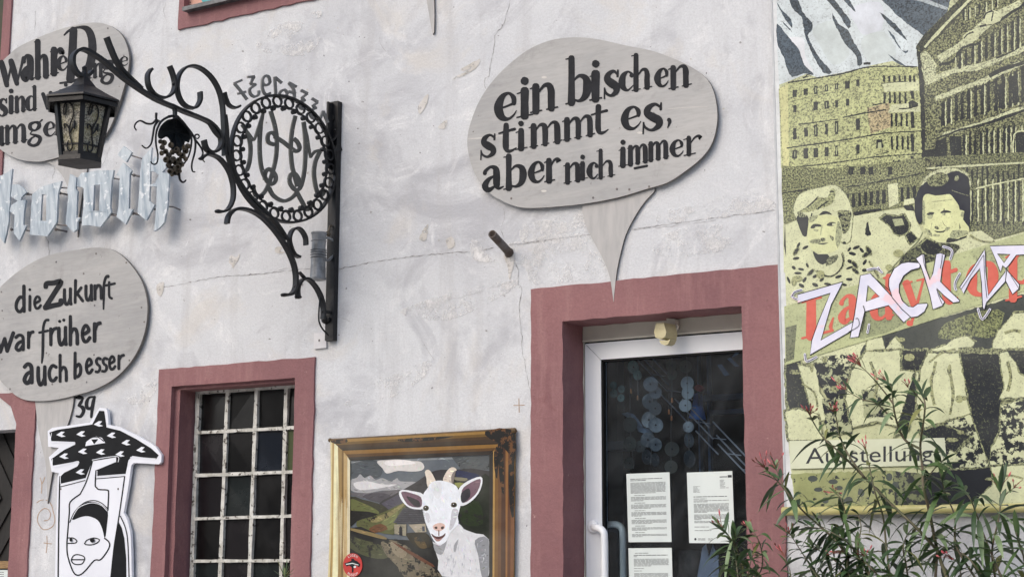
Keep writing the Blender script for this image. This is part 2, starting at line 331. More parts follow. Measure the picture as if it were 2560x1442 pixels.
for a, c, z, q in frame_rects(-9.5, 2.2, 0, 6.4, holes): b.box((a, 0, z), (c, .34, q))
def crack(k, pts, w=2.0, y=-.0012, mi=1):
    q = []
    for p, r in zip(pts, pts[1:]):
        n = max(2, int(math.hypot(p[0]-r[0], p[1]-r[1])/K[k][2]/7))
        for j in range(n): t = j/n; q.append((p[0]+(r[0]-p[0])*t+random.uniform(-1.6, 1.6)*K[k][2], p[1]+(r[1]-p[1])*t+random.uniform(-1.6, 1.6)*K[k][2], w*.72*random.choice((.2, .5, .8, 1, 1.4))*random.uniform(.7, 1.2)*K[k][2]))
    q.append((*pts[-1], .4*K[k][2])); lf, rt = edges(q, 1, False); b.strip(L(k, y, lf), L(k, y, rt), mi)
crack(0, [(400, 720), (480, 705), (560, 690), (650, 685), (760, 672), (850, 672), (930, 655), (1030, 640), (1180, 628), (1280, 612), (1380, 600)], 2.4)
crack(0, [(1310, 606), (1400, 596), (1480, 585), (1580, 573), (1700, 557), (1800, 543), (1953, 524)], 2.6)
crack(0, [(1580, 574), (1680, 566), (1790, 550)], 1.2)
crack('b', [(380, -180), (330, 0), (262, 90), (245, 230), (230, 300), (220, 390), (185, 410), (180, 450), (197, 490)], 2.)
crack('d', [(330, 520), (375, 640), (370, 740), (400, 770), (375, 900), (380, 1020), (400, 1150), (400, 1280), (420, 1344), (440, 1480), (470, 1600)], 2.)
crack('d', [(250, 130), (265, 200), (230, 300), (280, 420)], 1.3)
crack(5, [(512, 1040), (545, 1100), (553, 1200), (560, 1290)], 1.6)
crack(5, [(1240, 20), (1190, 160), (1140, 260)], 1.2); crack(5, [(620, 270), (590, 400)], 1.3)
crack(4, [(1120, 1080), (1180, 1070), (1220, 1040)], 1.3); crack(4, [(1130, 1090), (1200, 1110), (1240, 1130)], 1.)
crack(4, [(1140, 690), (1210, 680), (1300, 668)], 1.6); crack(4, [(370, 750), (540, 735), (720, 690)], 1.5)
crack('t', [(1935, 340), (1950, 420), (1990, 470)], 1.2); crack(1, [(1240, 20), (1230, 90), (1245, 150)], 1.2); crack(1, [(270, 90), (262, 230)], 1.)
crack(0, [(1110, 752), (1180, 735), (1290, 700)], 1.0); crack(0, [(1060, 860), (1085, 900)], 1.)
for i in range(70):                        # small chips and pin holes
    x, y = random.uniform(330, 1940), random.uniform(10, 1430); r = random.uniform(1.2, 3.2); c_ = W(x, y)
    if any(h[0]-.02 < c_.x < h[1]+.02 and h[2]-.02 < c_.z < h[3]+.02 for h in holes): continue
    b.poly(L(0, -.001-i*.00001, [(x+r*1.3*math.cos(a)*random.uniform(.5, 1.2), y+r*math.sin(a)*random.uniform(.5, 1.2)) for a in [k*.9 for k in range(7)]]), 1 if i % 3 else 2)
for k, pts, mi in [(4, [(250, 585), (300, 600), (322, 565), (318, 620), (290, 650), (270, 690), (255, 660), (235, 640)], 2), (4, [(620, 520), (670, 515), (660, 550), (700, 560), (650, 570), (615, 555)], 2),
                   ('b', [(5, 340), (60, 310), (150, 262), (120, 310), (70, 340), (20, 355)], 2), (0, [(1045, 265), (1070, 235), (1066, 262), (1050, 285)], 2), (0, [(1048, 595), (1070, 560), (1064, 600)], 2),
                   (0, [(1115, 600), (1130, 592), (1138, 612), (1122, 622)], 2), ('d', [(255, 505), (290, 520), (330, 490), (340, 560), (318, 640), (300, 700), (285, 600), (265, 545)], 2), (0, [(392, 712), (410, 706), (404, 738), (394, 735)], 2), (0, [(1095, 318), (1118, 300), (1112, 322)], 2),
                   (0, [(1180, 170), (1200, 150), (1192, 168), (1160, 190), (1130, 198)], 2),
                   ('d', [(390, 270), (500, 235), (640, 220), (760, 190), (880, 185), (900, 290), (720, 330), (520, 380), (400, 395)], 3), ('d', [(1450, 430), (1560, 330), (1700, 290), (1850, 270), (2000, 260), (1990, 350), (2090, 380), (2000, 470), (1800, 500), (1600, 520), (1480, 500)], 3),
                   ('d', [(0, 340), (120, 320), (250, 440), (330, 400), (900, 330), (1000, 480), (1090, 660), (900, 700), (500, 740), (430, 610), (300, 560), (100, 560), (0, 520)], 3),
                   ('d', [(1500, 170), (1650, 130), (1850, 90), (2060, 20), (2300, 20), (2440, 120), (2200, 180), (1800, 230), (1500, 250)], 3),
                   ('t', [(1265, 160), (1280, 120), (1400, 105), (1390, 165), (1300, 175)], 3), (0, [(360, 1010), (420, 930), (330, 985), (310, 1000)], 3), (0, [(860, 1010), (930, 960), (1000, 930), (1080, 900), (1040, 960), (930, 1010)], 3),
                   (0, [(640, 120), (700, 60), (760, 60), (720, 110), (800, 90), (760, 140)], 3), (0, [(1000, 780), (1100, 740), (1280, 700), (1270, 730), (1120, 800)], 3)]:
    b.poly(L(k, -.0014-mi*.0004+random.uniform(-.0003, .0003), jag(spl(pts, 4, True), 1.6*K[k][2], 4*K[k][2])), mi)
wall = b.build('wall', [M['wall'], M['crack'], M['bare'], M['white_patch']], house)
def surround(name, x0, x1, z0, z1, wl, wt, wr, wb=None, depth=.18, proud=.012, label=None):
    s = MB(); out = jag([(x0, z0), (x1, z0), (x1, z1), (x0, z1)], .0035, .05)
    ix0, ix1, iz1 = x0+wl, x1-wr, z1-wt; iz0 = z0+wb if wb else None
    inn = [(ix0, iz0), (ix1, iz0), (ix1, iz1), (ix0, iz1)] if wb else None
    if wb:
        inn = jag(inn, .0015, .06); s.slab([V((x, -proud, z)) for x, z in out], (0, depth+proud, 0), holes=[[V((x, -proud, z)) for x, z in inn]])
    else:
        path = [(x0, z0), (ix0, z0), (ix0, iz1), (ix1, iz1), (ix1, z0), (x1, z0), (x1, z1), (x0, z1)]; path = jag(path, .0028, .05)
        s.slab([V((x, -proud, z)) for x, z in path], (0, depth+proud, 0))
    return s.build(name, M['red'], house, label=label)
# --- door
surround('door_surround', -3.454, -2.293, .5, 2.786, .159, .156, .164, depth=.176)
YD = .176
b = MB(); b.box((-4.2, .36, .3), (-4.15, 2., 3.2)); b.box((-1.35, .36, .3), (-1.3, 2., 3.2)); b.box((-4.2, .36, .3), (-1.3, 2., .34)); b.box((-4.2, .36, 2.9), (-1.3, 2., 2.94))
b.box((-4.2, 2.0, .3), (-1.3, 2.02, 2.94)); b.build('room', M['room'], house)
dl = XW('e', (533, 460), YD).x; dt = XW('e', (535, 455), YD).z; tt = XW('e', (535, 290), YD).z; rail = XW('e', (690, 617), YD).z; stile = (XW('e', (690, 700), YD).x+XW('f', (735, 900), YD).x)/2
b = MB(); leaf0 = dl+.010
for pts in ([(leaf0, .56), (stile, .56), (stile, rail), (leaf0, dt-.004)], [(leaf0, dt-.004), (stile, rail), (DX1-.03, rail), (DX1+.10, dt-.004)], [(DX1+.10, dt-.004), (DX1-.03, rail), (DX1-.03, .56), (DX1+.10, .56)]):
    cx = sum(p[0] for p in pts)/4; cz = sum(p[1] for p in pts)/4
    b.slab([V((x+(cx-x)*.004, YD, z+(cz-z)*.002)) for x, z in pts], (0, .055, 0))
b.box((leaf0+.06, YD+.001, .56), (DX1+.02, YD+.05, .66))
door = b.build('door', M['pvc'], house)
tr = MB(); tr.box((dl-.03, YD+.004, dt+.006), (DX1+.03, YD+.07, tt+.10)); tr.box((dl-.02, YD-.004, dt+.004), (DX1+.03, YD+.02, dt+.012)); tr.box((dl-.008, YD+.002, .5), (dl+.004, YD+.05, dt)); tr.build('transom', M['cream'], house)
gk = MB(); gk.box((dl+.003, YD+.02, .5), (leaf0+.002, YD+.06, dt+.003)); gk.box((dl, YD+.02, dt-.006), (DX1+.09, YD+.06, dt+.005))
for a, c in (((stile-.004, YD+.004, .6), (stile+.009, YD+.03, rail)), ((stile, YD+.004, rail-.009), (DX1-.02, YD+.03, rail+.004))): gk.box(a, c)
gk.build('gasket', M['gasket'], door)
GY = YD+.022
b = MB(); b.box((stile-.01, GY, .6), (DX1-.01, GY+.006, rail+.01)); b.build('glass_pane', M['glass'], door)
def handle(k, pts, y0, yo, r, nm, m, parent, ros=None):
    h = MB(); p = [XW(k, q, y0+yo*f) for q, f in pts]; h.tube([V(x) for x in spl([tuple(q) for q in p], 5)], r, 12)
    if ros: c = XW(k, ros[0], y0); h.lathe(c+V((0, .0, 0)), (0, -1, 0), [(0, ros[1]), (.012, ros[1]), (.016, ros[1]*.8), (.017, 0)], 20)
    return h.build(nm, m, parent, True)
handle('f', [((640, 915), .15), ((655, 925), .6), ((690, 930), .9), ((728, 960), 1), ((742, 1040), 1), ((746, 1404), 1), ((750, 1700), 1)], YD, -.055, .0155, 'handle', M['pvc'], door, ((640, 915), .027))
handle('f', [((740, 900), .2), ((800, 893), .8), ((870, 898), 1), ((912, 940), 1), ((920, 1040), 1), ((924, 1404), 1), ((926, 1700), 1)], GY, .06, .015, 'inner_handle', M['cream'], door)
# --- lattice window
wj = MB()
surround('window_surround', (tri(0, (401.6, 924.6))[0]+tri(0, (380, 1442))[0])/2, (tri(0, (791.8, 892))[0]+tri(0, (776.9, 1442))[0])/2, .98, 2.562, .092, .093, .118, .07, depth=.02, label=None)
wx0, wx1 = -5.562, -4.752
ix0 = (tri(8, (205, 300))[0]+tri(8, (170, 1400))[0])/2
st = MB()                                   # the stepped inner reveal
pth = jag([(-5.60, 1.0), (ix0, 1.06), (ix0, WZ1-.028), (WX1-.006, WZ1-.028), (WX1-.006, 1.0), (WX1+.03, 1.0), (WX1+.03, WZ1+.03), (-5.60, WZ1+.03)], .002, .06)
st.slab([V((x, .018, z)) for x, z in pth], (0, .16, 0)); st.build('window_reveal', M['red'], house)
WY = .118
lat = MB()
def wob(k, p, q, w, y):
    n = 14; lp = []
    for j in range(n+1):
        t = j/n; lp.append((p[0]+(q[0]-p[0])*t+random.uniform(-.8, .8), p[1]+(q[1]-p[1])*t+random.uniform(-.8, .8), w*random.uniform(.86, 1.14)))
    lf, rt = edges(lp, 1, False); lat.strip(L(k, y, lf), L(k, y, rt), 0, th=(0, .02, 0))
for p, q, w in [((333, 290), (292, 1460), 24), ((515, 285), (468, 1460), 21), ((695, 270), (650, 1460), 21), ((880, 255), (846, 1460), 21), ((1062, 240), (1030, 1460), 21)]: wob(8, p, q, w, WY)
for p, q, w in [((325, 302), (1080, 250), 17), ((318, 548), (1080, 508), 20), ((312, 813), (1080, 783), 20), ((302, 1080), (1080, 1058), 19), ((296, 1342), (1080, 1338), 19)]: wob(8, p, q, w, WY-.0025)
window = lat.build('window', M['lattice'], house)
pn = MB(); tints = [g_(8, 8, 9), g_(24, 22, 25), g_(12, 20, 31), g_(74, 82, 58), g_(20, 26, 27)]
pm = [mat('dark_pane_'+n, c, tuple(x*1.6+.012 for x in c), 5., rough=.2, bump=.14, bsc=6., spec=.45, lo=.5, hi=.8) for n, c in zip(('clear', 'smoke', 'blue', 'green', 'slate'), tints)]
cols = [(333, 292), (515, 468), (695, 650), (880, 846), (1062, 1030)]; rows = [(302, 250), (548, 508), (813, 783), (1080, 1058), (1342, 1338), (1600, 1600)]
tt_ = [[0, 0, 0, 0], [1, 0, 2, 3], [1, 4, 0, 0], [0, 1, 0, 1], [4, 1, 4, 0]]
def xat(c, y): return c[0]+(c[1]-c[0])*(y-290)/1170
for r in range(5):
    for q in range(4):
        c0, c1 = cols[q], cols[q+1]; ym = (rows[r][0]+rows[r+1][0])/2
        yt = lambda x, rr: rows[rr][0]+(rows[rr][1]-rows[rr][0])*(x-310)/770
        x0, x1 = xat(c0, ym), xat(c1, ym)
        pn.poly([XW(8, p_, WY+.012+random.uniform(0, .010)) for p_ in [(x0, yt(x0, r+1)), (x1, yt(x1, r+1)), (x1, yt(x1, r)), (x0, yt(x0, r))]], tt_[r][q])
pn.build('pane', pm, window)
# --- far left door and the two upper windows
jb = MB(); zt = XW(6, (60, 1255)).z
arch = [(lx1, .4), (LXO, .4), (LXO, 2.5), (lx1-1.2, 2.5), (lx1-1.2, zt+.03), (lx1-.30, zt+.03), (lx1-.16, zt-.01), (lx1-.05, zt-.075), (lx1, zt-.17)]
jb.slab([V((x, -.012, z)) for x, z in jag(arch, .003, .05)], (0, .22, 0)); jb.build('side_door_surround', M['red'], house)
sdm = MB(); sdm.box((lx1-1.1, .15, .4), (lx1+.05, .2, 2.4)); zb = XW(7, (40, 320), .15).z
sdm.box((lx1-1.1, .125, zb-.02), (lx1+.02, .152, zb+.02)); z2 = XW(7, (40, 850), .15).z
for s in (-1, 1):
    for j in range(8):
        o = V((lx1-.02-.12*j, .14, z2)); sdm.slab([o, o+V((-.05, 0, 0)), o+V((-.05-.45, 0, .62*s)), o+V((-.45, 0, .62*s))], (0, .02, 0))
zk = XW(7, (40, 1345), .12).z; sd_ = sdm.build('side_door', M['wood_dark'], house)
s = MB(); s.box((lx1-1.1, .10, zk-.022), (lx1-.005, .149, zk+.018)); s.build('ledge', mat('bare_timber_ledge', g_(150, 122, 84), g_(120, 96, 66), 20., stretch=(1, 8, 8)), sd_)
s = MB(); s.box((vx0, -.012, 3.4), (vx1, .2, 5.8)); s.build('upper_surround', M['red'], house)
s = MB(); s.box((vx0-.9, .16, 3.5), (vx0+.01, .2, 5.8)); s.build('shutter', mat('green_brown_shutter', g_(48, 56, 38), g_(84, 62, 52), 3., bump=.6, bsc=25.), house)
s = MB(); o = [(UX0, UZ0), (UX0+1.5, UZ0), (UX0+1.5, UZ0+1.8), (UX0, UZ0+1.8)]; zi = XW('t', (165, 95)).z; xi = XW('t', (160, 60)).x
s.slab([V((x, -.012, z)) for x, z in jag(o, .004, .05)], (0, .1, 0), holes=[[V((x, -.012, z)) for x, z in [(xi, zi), (UX0+1.35, zi), (UX0+1.35, UZ0+1.6), (xi, UZ0+1.6)]]]); s.build('upper_window_surround', M['red'], house)
s = MB(); pk = mat('pink_panel', g_(214, 168, 150), g_(200, 150, 134), 9., bump=.05); tq = mat('turquoise_paint', g_(86, 170, 170), g_(70, 150, 156), 9., bump=.05)
s.box((xi-.01, .03, zi-.02), (UX0+1.4, .06, UZ0+1.7)); y_ = .029
s.poly(L('t', y_, [(295, -10), (320, 30), (345, 45), (430, 30), (520, 5), (640, -30), (600, -120), (300, -100)]), 1)
for dx, dz in ((175, 15), (205, 25), (180, 40), (208, 52)): s.poly(L('t', y_-.0003, ell(dx, dz, 7, 4, 8)), 2)
s.poly(L('t', y_-.0006, ell(206, 50, 10, 10, 12)), 2); s.poly(L('t', y_-.0009, ell(206, 50, 5, 5, 12)), 0)
s.build('painted_panel', [pk, tq, M['ink']], house)
s = MB(); zs = XW('t', (135, 105), -.05); s.slab([V((XW('t', (128, 110), -.055).x, -.055, zs.z)), V((UX0+1.42, -.055, zs.z)), V((UX0+1.42, -.055, zs.z+.022)), V((XW('t', (128, 110), -.055).x, -.055, zs.z+.022))], (0, .08, .004)); s.build('sill', mat('dark_sheet_sill', g_(72, 74, 76), g_(100, 102, 104), 20., rough=.45, metal=.3), house)
# --- drawings straight on the plaster
s = MB(); ln = [0]
def draw(s, k, y, pts, w, mi=0, cap=True, dy=.00003, **kw):
    ln[0] += 1; yy = y-dy*(ln[0] % 40); q = [(p[0], p[1], p[2] if len(p) > 2 else w) for p in pts]
    lf, rt = edges(q, 4, cap, kw.get('closed', False)); s.strip(L(k, yy, lf), L(k, yy, rt), mi, kw.get('col', (1, 1, 1)), kw.get('gr', 0.))
scr = mat('brown_scratch', g_(168, 140, 116), g_(176, 158, 142), 60., bump=0)
for k, w, grp in [(7, 6, [[(300, 700), (312, 740), (310, 815)], [(335, 695), (322, 730), (312, 745)]]), (7, 6, [[(275, 885), (300, 868), (325, 862)], [(345, 865), (370, 880), (385, 905)], [(330, 1020), (365, 1010), (378, 970), (360, 935), (325, 930), (290, 965), (280, 1020), (310, 1075), (350, 1085), (395, 1060), (410, 1010), (395, 940), (385, 900)]]),
                  (7, 6, [[(350, 1135), (352, 1190), (345, 1258)], [(328, 1185), (385, 1192)]]), (0, 2, [[(1297, 996), (1298, 1030)], [(1284, 1013), (1311, 1012)]])]:
    s = MB()
    for p in grp: draw(s, k, -.001, p, w)
    s.build('scratched_drawing', scr, house)
s = MB()
for p in [[(550, 100, 14), (575, 98, 24), (600, 102, 10)], [(600, 104, 10), (580, 140, 20), (565, 158, 12)], [(565, 160, 10), (597, 175, 24), (602, 205, 20), (580, 240, 18), (550, 238, 12)],
          [(685, 95, 12), (645, 100, 14), (625, 140, 22), (632, 178, 20), (660, 175, 16), (672, 130, 12)], [(685, 95, 16), (672, 150, 22), (660, 245, 14)]]: draw(s, 7, -.001, [(c_[0]+22, c_[1], (c_[2] if len(c_) > 2 else 14)*1.3) for c_ in p], 14)
s.build('house_number', M['ink'], house)
# ------------------------------------------------------------------ painted letters: strokes (u, v, width) in units of the x-height
SER = {
 'e': [[(.26, .47, .07), (.5, .50, .08), (.86, .56, .10)], [(.86, .56, .16), (.85, .78, .20), (.62, .99, .11), (.32, .88, .22), (.16, .52, .36), (.28, .16, .28), (.58, .0, .13), (.84, .10, .08), (.98, .26, .04)]],
 'i': [[(.5, .98, .32), (.5, .5, .30), (.5, .02, .32)], [(.08, .93, .05), (.5, .97, .08)], [(.05, .02, .06), (.98, .02, .06)], [(.5, 1.36, .30), (.51, 1.37, .30)]],
 'n': [[(.22, .98, .27), (.22, .02, .27)], [(.02, .94, .05), (.25, .98, .08)], [(.04, .02, .06), (.42, .02, .06)], [(.3, .72, .06), (.5, .95, .12), (.68, .92, .22), (.75, .7, .27), (.75, .4, .27), (.76, .02, .28)], [(.6, .02, .06), (.98, .03, .06)]],
 'b': [[(.22, 'A', .26), (.22, .8, .26), (.22, .0, .28)], [(.0, 'A', .05), (.24, 'A', .08)], [(.0, .0, .06), (.34, .02, .08)], [(.28, .8, .06), (.52, .98, .12), (.78, .84, .26), (.85, .5, .34), (.76, .15, .26), (.52, .02, .12), (.28, .14, .08)]],
 's': [[(.88, .98, .07), (.86, .74, .10)], [(.86, .82, .10), (.6, .98, .12), (.3, .88, .22), (.26, .68, .30), (.5, .5, .34), (.76, .33, .32), (.76, .12, .24), (.46, .01, .11), (.18, .14, .10), (.08, .34, .05)], [(.08, .36, .07), (.06, -.06, .06)]],
 'c': [[(.82, .74, .24), (.83, .76, .22)], [(.84, .82, .14), (.58, .98, .11), (.28, .84, .26), (.16, .5, .36), (.28, .17, .28), (.58, .01, .12), (.94, .22, .05)]],
 'h': [[(.22, 'A', .26), (.22, .6, .26), (.22, .02, .27)], [(.0, 'A', .05), (.24, 'A', .08)], [(.03, .02, .06), (.42, .02, .06)], [(.3, .70, .06), (.5, .95, .12), (.68, .92, .22), (.75, .7, .27), (.75, .4, .27), (.76, .02, .28)], [(.6, .02, .06), (.98, .03, .06)]],
 't': [[(.42, 1.28, .26), (.40, .8, .27), (.40, .28, .28), (.5, .05, .18), (.72, .02, .12), (.98, .12, .05)], [(.02, .96, .08), (.4, .99, .11), (.9, 1.02, .13)]],
 'm': [[(.14, .98, .27), (.14, .02, .27)], [(.0, .93, .05), (.16, .97, .07)], [(.03, .02, .06), (.26, .02, .06)], [(.19, .72, .06), (.32, .95, .12), (.44, .92, .22), (.49, .7, .26), (.49, .02, .26)], [(.38, .02, .06), (.6, .02, .06)],
       [(.54, .72, .06), (.68, .95, .12), (.80, .92, .22), (.85, .7, .27), (.86, .02, .28)], [(.74, .02, .06), (1.0, .05, .06)]],
 'a': [[(.16, .76, .18), (.2, .86, .14), (.42, .98, .12), (.64, .86, .26), (.68, .55, .28), (.68, .2, .27), (.78, .02, .14), (.98, .06, .05)], [(.62, .58, .08), (.34, .48, .16), (.17, .24, .28), (.32, .04, .22), (.6, .14, .09)]],
 'r': [[(.30, .98, .27), (.30, .02, .27)], [(.04, .92, .05), (.32, .97, .08)], [(.06, .02, .06), (.62, .02, .06)], [(.4, .66, .06), (.58, .92, .12), (.78, .97, .16), (.86, .84, .26), (.87, .83, .24)]],
 'u': [[(.2, .98, .26), (.2, .3, .26), (.32, .05, .18), (.52, .02, .11), (.74, .25, .06)], [(.0, .95, .06), (.24, .97, .08)], [(.78, .98, .26), (.78, .04, .26), (.98, .05, .06)], [(.58, .95, .06), (.8, .97, .08)]],
 'd': [[(.80, 'A', .26), (.80, .7, .27), (.80, .0, .27)], [(.58, 'A', .06), (.82, 'A', .08)], [(.8, .02, .08), (1.0, .04, .06)], [(.74, .8, .06), (.5, .98, .12), (.24, .84, .24), (.16, .5, .32), (.24, .15, .26), (.48, .01, .12), (.74, .16, .08)]],
 'w': [[(.04, .98, .24), (.16, .55, .26), (.27, .03, .20)], [(-.05, .98, .06), (.1, .98, .06)], [(.27, .0, .08), (.46, .86, .10)], [(.44, .98, .24), (.56, .55, .26), (.68, .03, .20)], [(.68, .0, .08), (.86, .7, .10), (.96, 1.02, .16)]],
 'g': [[(.5, .98, .12), (.22, .9, .2), (.2, .66, .24), (.48, .5, .11), (.74, .66, .22), (.74, .88, .22), (.5, .98, .12)], [(.74, .92, .08), (.96, 1.04, .10)], [(.34, .5, .06), (.2, .34, .08), (.5, .22, .16), (.82, .02, .24), (.68, -.3, .20), (.36, -.36, .16), (.1, -.16, .20), (.3, .1, .10), (.6, .16, .06)]],
 ',': [[(.5, .12, .22), (.56, .0, .16), (.3, -.28, .04)]], '_': [[(0, 0, .12), (1, 0, .12)]],
 'o': [[(.5, .99, .11), (.22, .84, .24), (.14, .5, .34), (.22, .16, .24), (.5, .01, .11), (.78, .16, .24), (.86, .5, .34), (.78, .84, .24), (.5, .99, .11)]],
 'y': [[(.06, .98, .06), (.4, .98, .06)], [(.2, .96, .26), (.36, .5, .26), (.54, .04, .22)], [(.6, .97, .06), (1., .97, .06)], [(.84, .95, .08), (.56, .05, .10), (.38, -.42, .09)], [(.3, -.4, .2), (.36, -.43, .18)]],
 'p': [[(.22, .98, .27), (.22, -.42, .27)], [(.0, .93, .06), (.24, .97, .08)], [(.0, -.42, .06), (.48, -.42, .06)], [(.28, .8, .06), (.52, .98, .12), (.78, .84, .26), (.85, .5, .32), (.76, .15, .24), (.52, .02, .12), (.28, .14, .08)]],
 'L': [[(.3, .98, .26), (.3, .02, .26)], [(.02, .98, .06), (.6, .98, .06)], [(.02, .02, .06), (.96, .03, .07)], [(.96, .02, .05), (.9, .14, .1), (.98, .36, .04)]],
 'D': [[(.32, .96, .16), (.28, .5, .16), (.22, .04, .15)], [(.04, .90, .03), (.2, .97, .05), (.5, 1.0, .05), (.76, .92, .12), (.88, .68, .16), (.84, .32, .16), (.62, .05, .10), (.3, .0, .05), (-.08, .0, .04)]],
}
w_ = .205
MON = {
 'd': [[(.82, 'A'), (.82, .6), (.84, .02)], [(.8, .82), (.5, .92), (.2, .66), (.14, .3), (.34, .06), (.6, .08), (.82, .3)]],
 'i': [[(.5, .98), (.5, .03)], [(.5, 1.42), (.51, 1.43)]],
 'e': [[(.2, .46), (.78, .62), (.74, .86), (.5, .97), (.22, .76), (.16, .4), (.36, .08), (.66, .06), (.92, .24)]],
 'Z': [[(.06, .86), (.12, .98), (.5, .97), (.94, .98), (.6, .6), (.04, .04)], [(.04, .03), (.5, .07), (.92, .10), (.94, .22)]],
 'u': [[(.12, .98), (.12, .4), (.3, .06), (.6, .1), (.84, .4)], [(.86, .98), (.86, .3), (.92, .02)]],
 'k': [[(.16, 'A'), (.14, .7), (.12, .0)], [(.8, .96), (.2, .5)], [(.35, .58), (.95, .04)]],
 'n': [[(.14, .98), (.14, .03)], [(.16, .7), (.4, .95), (.7, .92), (.82, .64), (.84, .03)]],
 'w': [[(.0, .98), (.22, .04)], [(.22, .04), (.48, .72)], [(.48, .72), (.62, .04)], [(.62, .04), (.98, .98)]],
 'a': [[(.14, .86), (.42, .98), (.72, .86), (.78, .5), (.78, .04)], [(.74, .58), (.34, .48), (.14, .22), (.34, .04), (.6, .12), (.76, .34)]],
 'r': [[(.2, .98), (.2, .03)], [(.22, .66), (.5, .92), (.9, .98)]],
 'h': [[(.14, 'A'), (.14, .5), (.14, .03)], [(.16, .66), (.4, .9), (.7, .88), (.84, .6), (.86, .03)]],
 'c': [[(.86, .84), (.5, .96), (.2, .74), (.14, .4), (.34, .08), (.66, .06), (.9, .2)]],
 'b': [[(.14, 'A'), (.14, .5), (.12, .02)], [(.16, .14), (.5, .1), (.8, .3), (.82, .66), (.6, .88), (.3, .72)]],
 's': [[(.86, .9), (.5, .97), (.22, .8), (.4, .56), (.74, .42), (.78, .18), (.5, .02), (.14, .06)]],
}
def letter(mb, cnt, k, y, font, ch, x, yb, w, h, m, asc=1.7, mi=0, col=None, wd=w_):
    for st in font[ch]:
        pts = []
        for p in st:
            u, v = p[0], p[1]; v = asc if v == 'A' else v; ww = (p[2] if len(p) > 2 else wd)*h
            pts.append((x+u*w+random.uniform(-.6, .6), yb-v*h+m*u*w+random.uniform(-.6, .6), ww*random.uniform(.94, 1.08)))
        lf, rt = edges(pts, 5, True); cnt[0] += 1; yy = y-.0010-.00012*(cnt[0] % 12)
        mb.strip(L(k, yy, lf), L(k, yy, rt), mi, col or (1, 1, 1))
def words(sign, k, y, font, m, spec, inkm=None):
    for wd_, ls in spec:
        mb = MB(); cnt = [0]
        for l in ls: letter(mb, cnt, k, y, font, l[0], *l[1:5], m, *(l[5:6] or [1.7]))
        mb.build('painted_word', inkm or M['ink'], sign)
def bubble(label, k, y, outline, tk, tail, screws=(), plugs=()):
    c = XW(k, outline[0], 0); t = thing('speech_bubble_sign', label, 'sign', tuple(XW(k, (sum(p[0] for p in outline)/len(outline), sum(p[1] for p in outline)/len(outline)), 0)), 'speech bubble signs on the house front')
    s = MB(); s.slab(L(k, y, spl(outline, 6, True)), (0, .014, 0), 0, 1)
    for q_ in plugs: s.poly(L(k, y-.0003, ell(q_[0], q_[1], 21, 9, 14)), 2)
    s.build('board', [M['ply'], M['ply_edge'], M['plug']], t)
    s = MB(); s.slab(L(tk, y+.0145, tail), (0, .010, 0), 0, 1); s.build('tail', [M['ply_tail'], M['ply_edge']], t)
    if screws:
        for p in screws: s = MB(); s.lathe(XW(k, p, y-.0002), (0, -1, 0), [(0, .0055), (.0015, .005), (.0018, 0)], 8); s.build('screw', M['rod'], t)
    return t
YB = -.028
B1 = [(880, 102), (1050, 120), (1250, 165), (1430, 200), (1600, 260), (1745, 330), (1850, 410), (1905, 510), (1932, 660), (1925, 780), (1890, 900), (1820, 1000), (1700, 1100), (1560, 1190), (1400, 1240), (1200, 1300), (1000, 1340), (800, 1365), (560, 1382), (420, 1370), (280, 1310), (180, 1230), (105, 1110), (65, 980), (55, 870), (75, 760), (130, 610), (200, 490), (290, 380), (410, 270), (540, 180), (700, 120)]
T1 = spl([(880, 60), (882, 105), (900, 240), (960, 370), (1040, 520), (1090, 640), (1112, 730), (1132, 882)], 4)[:-1]+spl([(1132, 882), (1145, 740), (1160, 620), (1190, 480), (1230, 340), (1300, 200), (1380, 80), (1460, -10), (1440, -50)], 4)
sg = bubble('largest plywood speech bubble, three lines of bold black serif lettering, hanging over the doorway', 'b', YB, B1, 'd', T1, [(1272, 1243), (1420, 1222), (1178, 1240), (1000, 1305), (385, 1310)], [(632, 402), (630, 1255), (1330, 412), (1350, 818)])
s = MB(); ln[0] = 0
for p in [[(57, 862, 3), (160, 858, 8), (260, 846, 6), (330, 838, 4)], [(1560, 640, 2), (1700, 628, 4), (1860, 622, 2)]]: s = MB(); draw(s, 'b', YB-.0004, p, 6, 0, False); s.build('surface_split', M['plug'], sg)
words(sg, 'b', YB, SER, -.2, [
 ('ein', [('e', 262, 735, 165, 195), ('i', 420, 708, 130, 195), ('n', 522, 672, 215, 195)]),
 ('bischen', [('b', 795, 602, 190, 195, 1.72), ('i', 970, 578, 95, 195), ('s', 1076, 552, 124, 185), ('c', 1198, 512, 110, 142), ('h', 1288, 505, 155, 150, 1.75), ('e', 1466, 480, 100, 132), ('n', 1562, 492, 178, 158)]),
 ('stimmt', [('s', 148, 1012, 128, 165), ('t', 290, 975, 135, 158), ('i', 412, 948, 92, 140), ('m', 518, 930, 248, 160), ('m', 770, 878, 240, 155), ('t', 985, 838, 130, 160)]),
 ('es', [('e', 1212, 805, 148, 165), ('s', 1365, 815, 165, 195), (',', 1540, 745, 60, 150)]),
 ('aber', [('a', 158, 1265, 172, 180), ('b', 328, 1242, 172, 160, 1.5), ('e', 514, 1200, 120, 150), ('r', 628, 1190, 132, 160)]),
 ('nich', [('n', 775, 1200, 145, 140), ('i', 880, 1172, 80, 120), ('c', 958, 1170, 82, 120), ('h', 1025, 1164, 142, 120, 1.72)]),
 ('immer', [('i', 1188, 1074, 70, 130), ('m', 1258, 1062, 155, 135), ('m', 1412, 1030, 155, 130), ('e', 1578, 1004, 100, 120), ('r', 1672, 992, 155, 130), ('_', 1312, 1084, 92, 150)])])
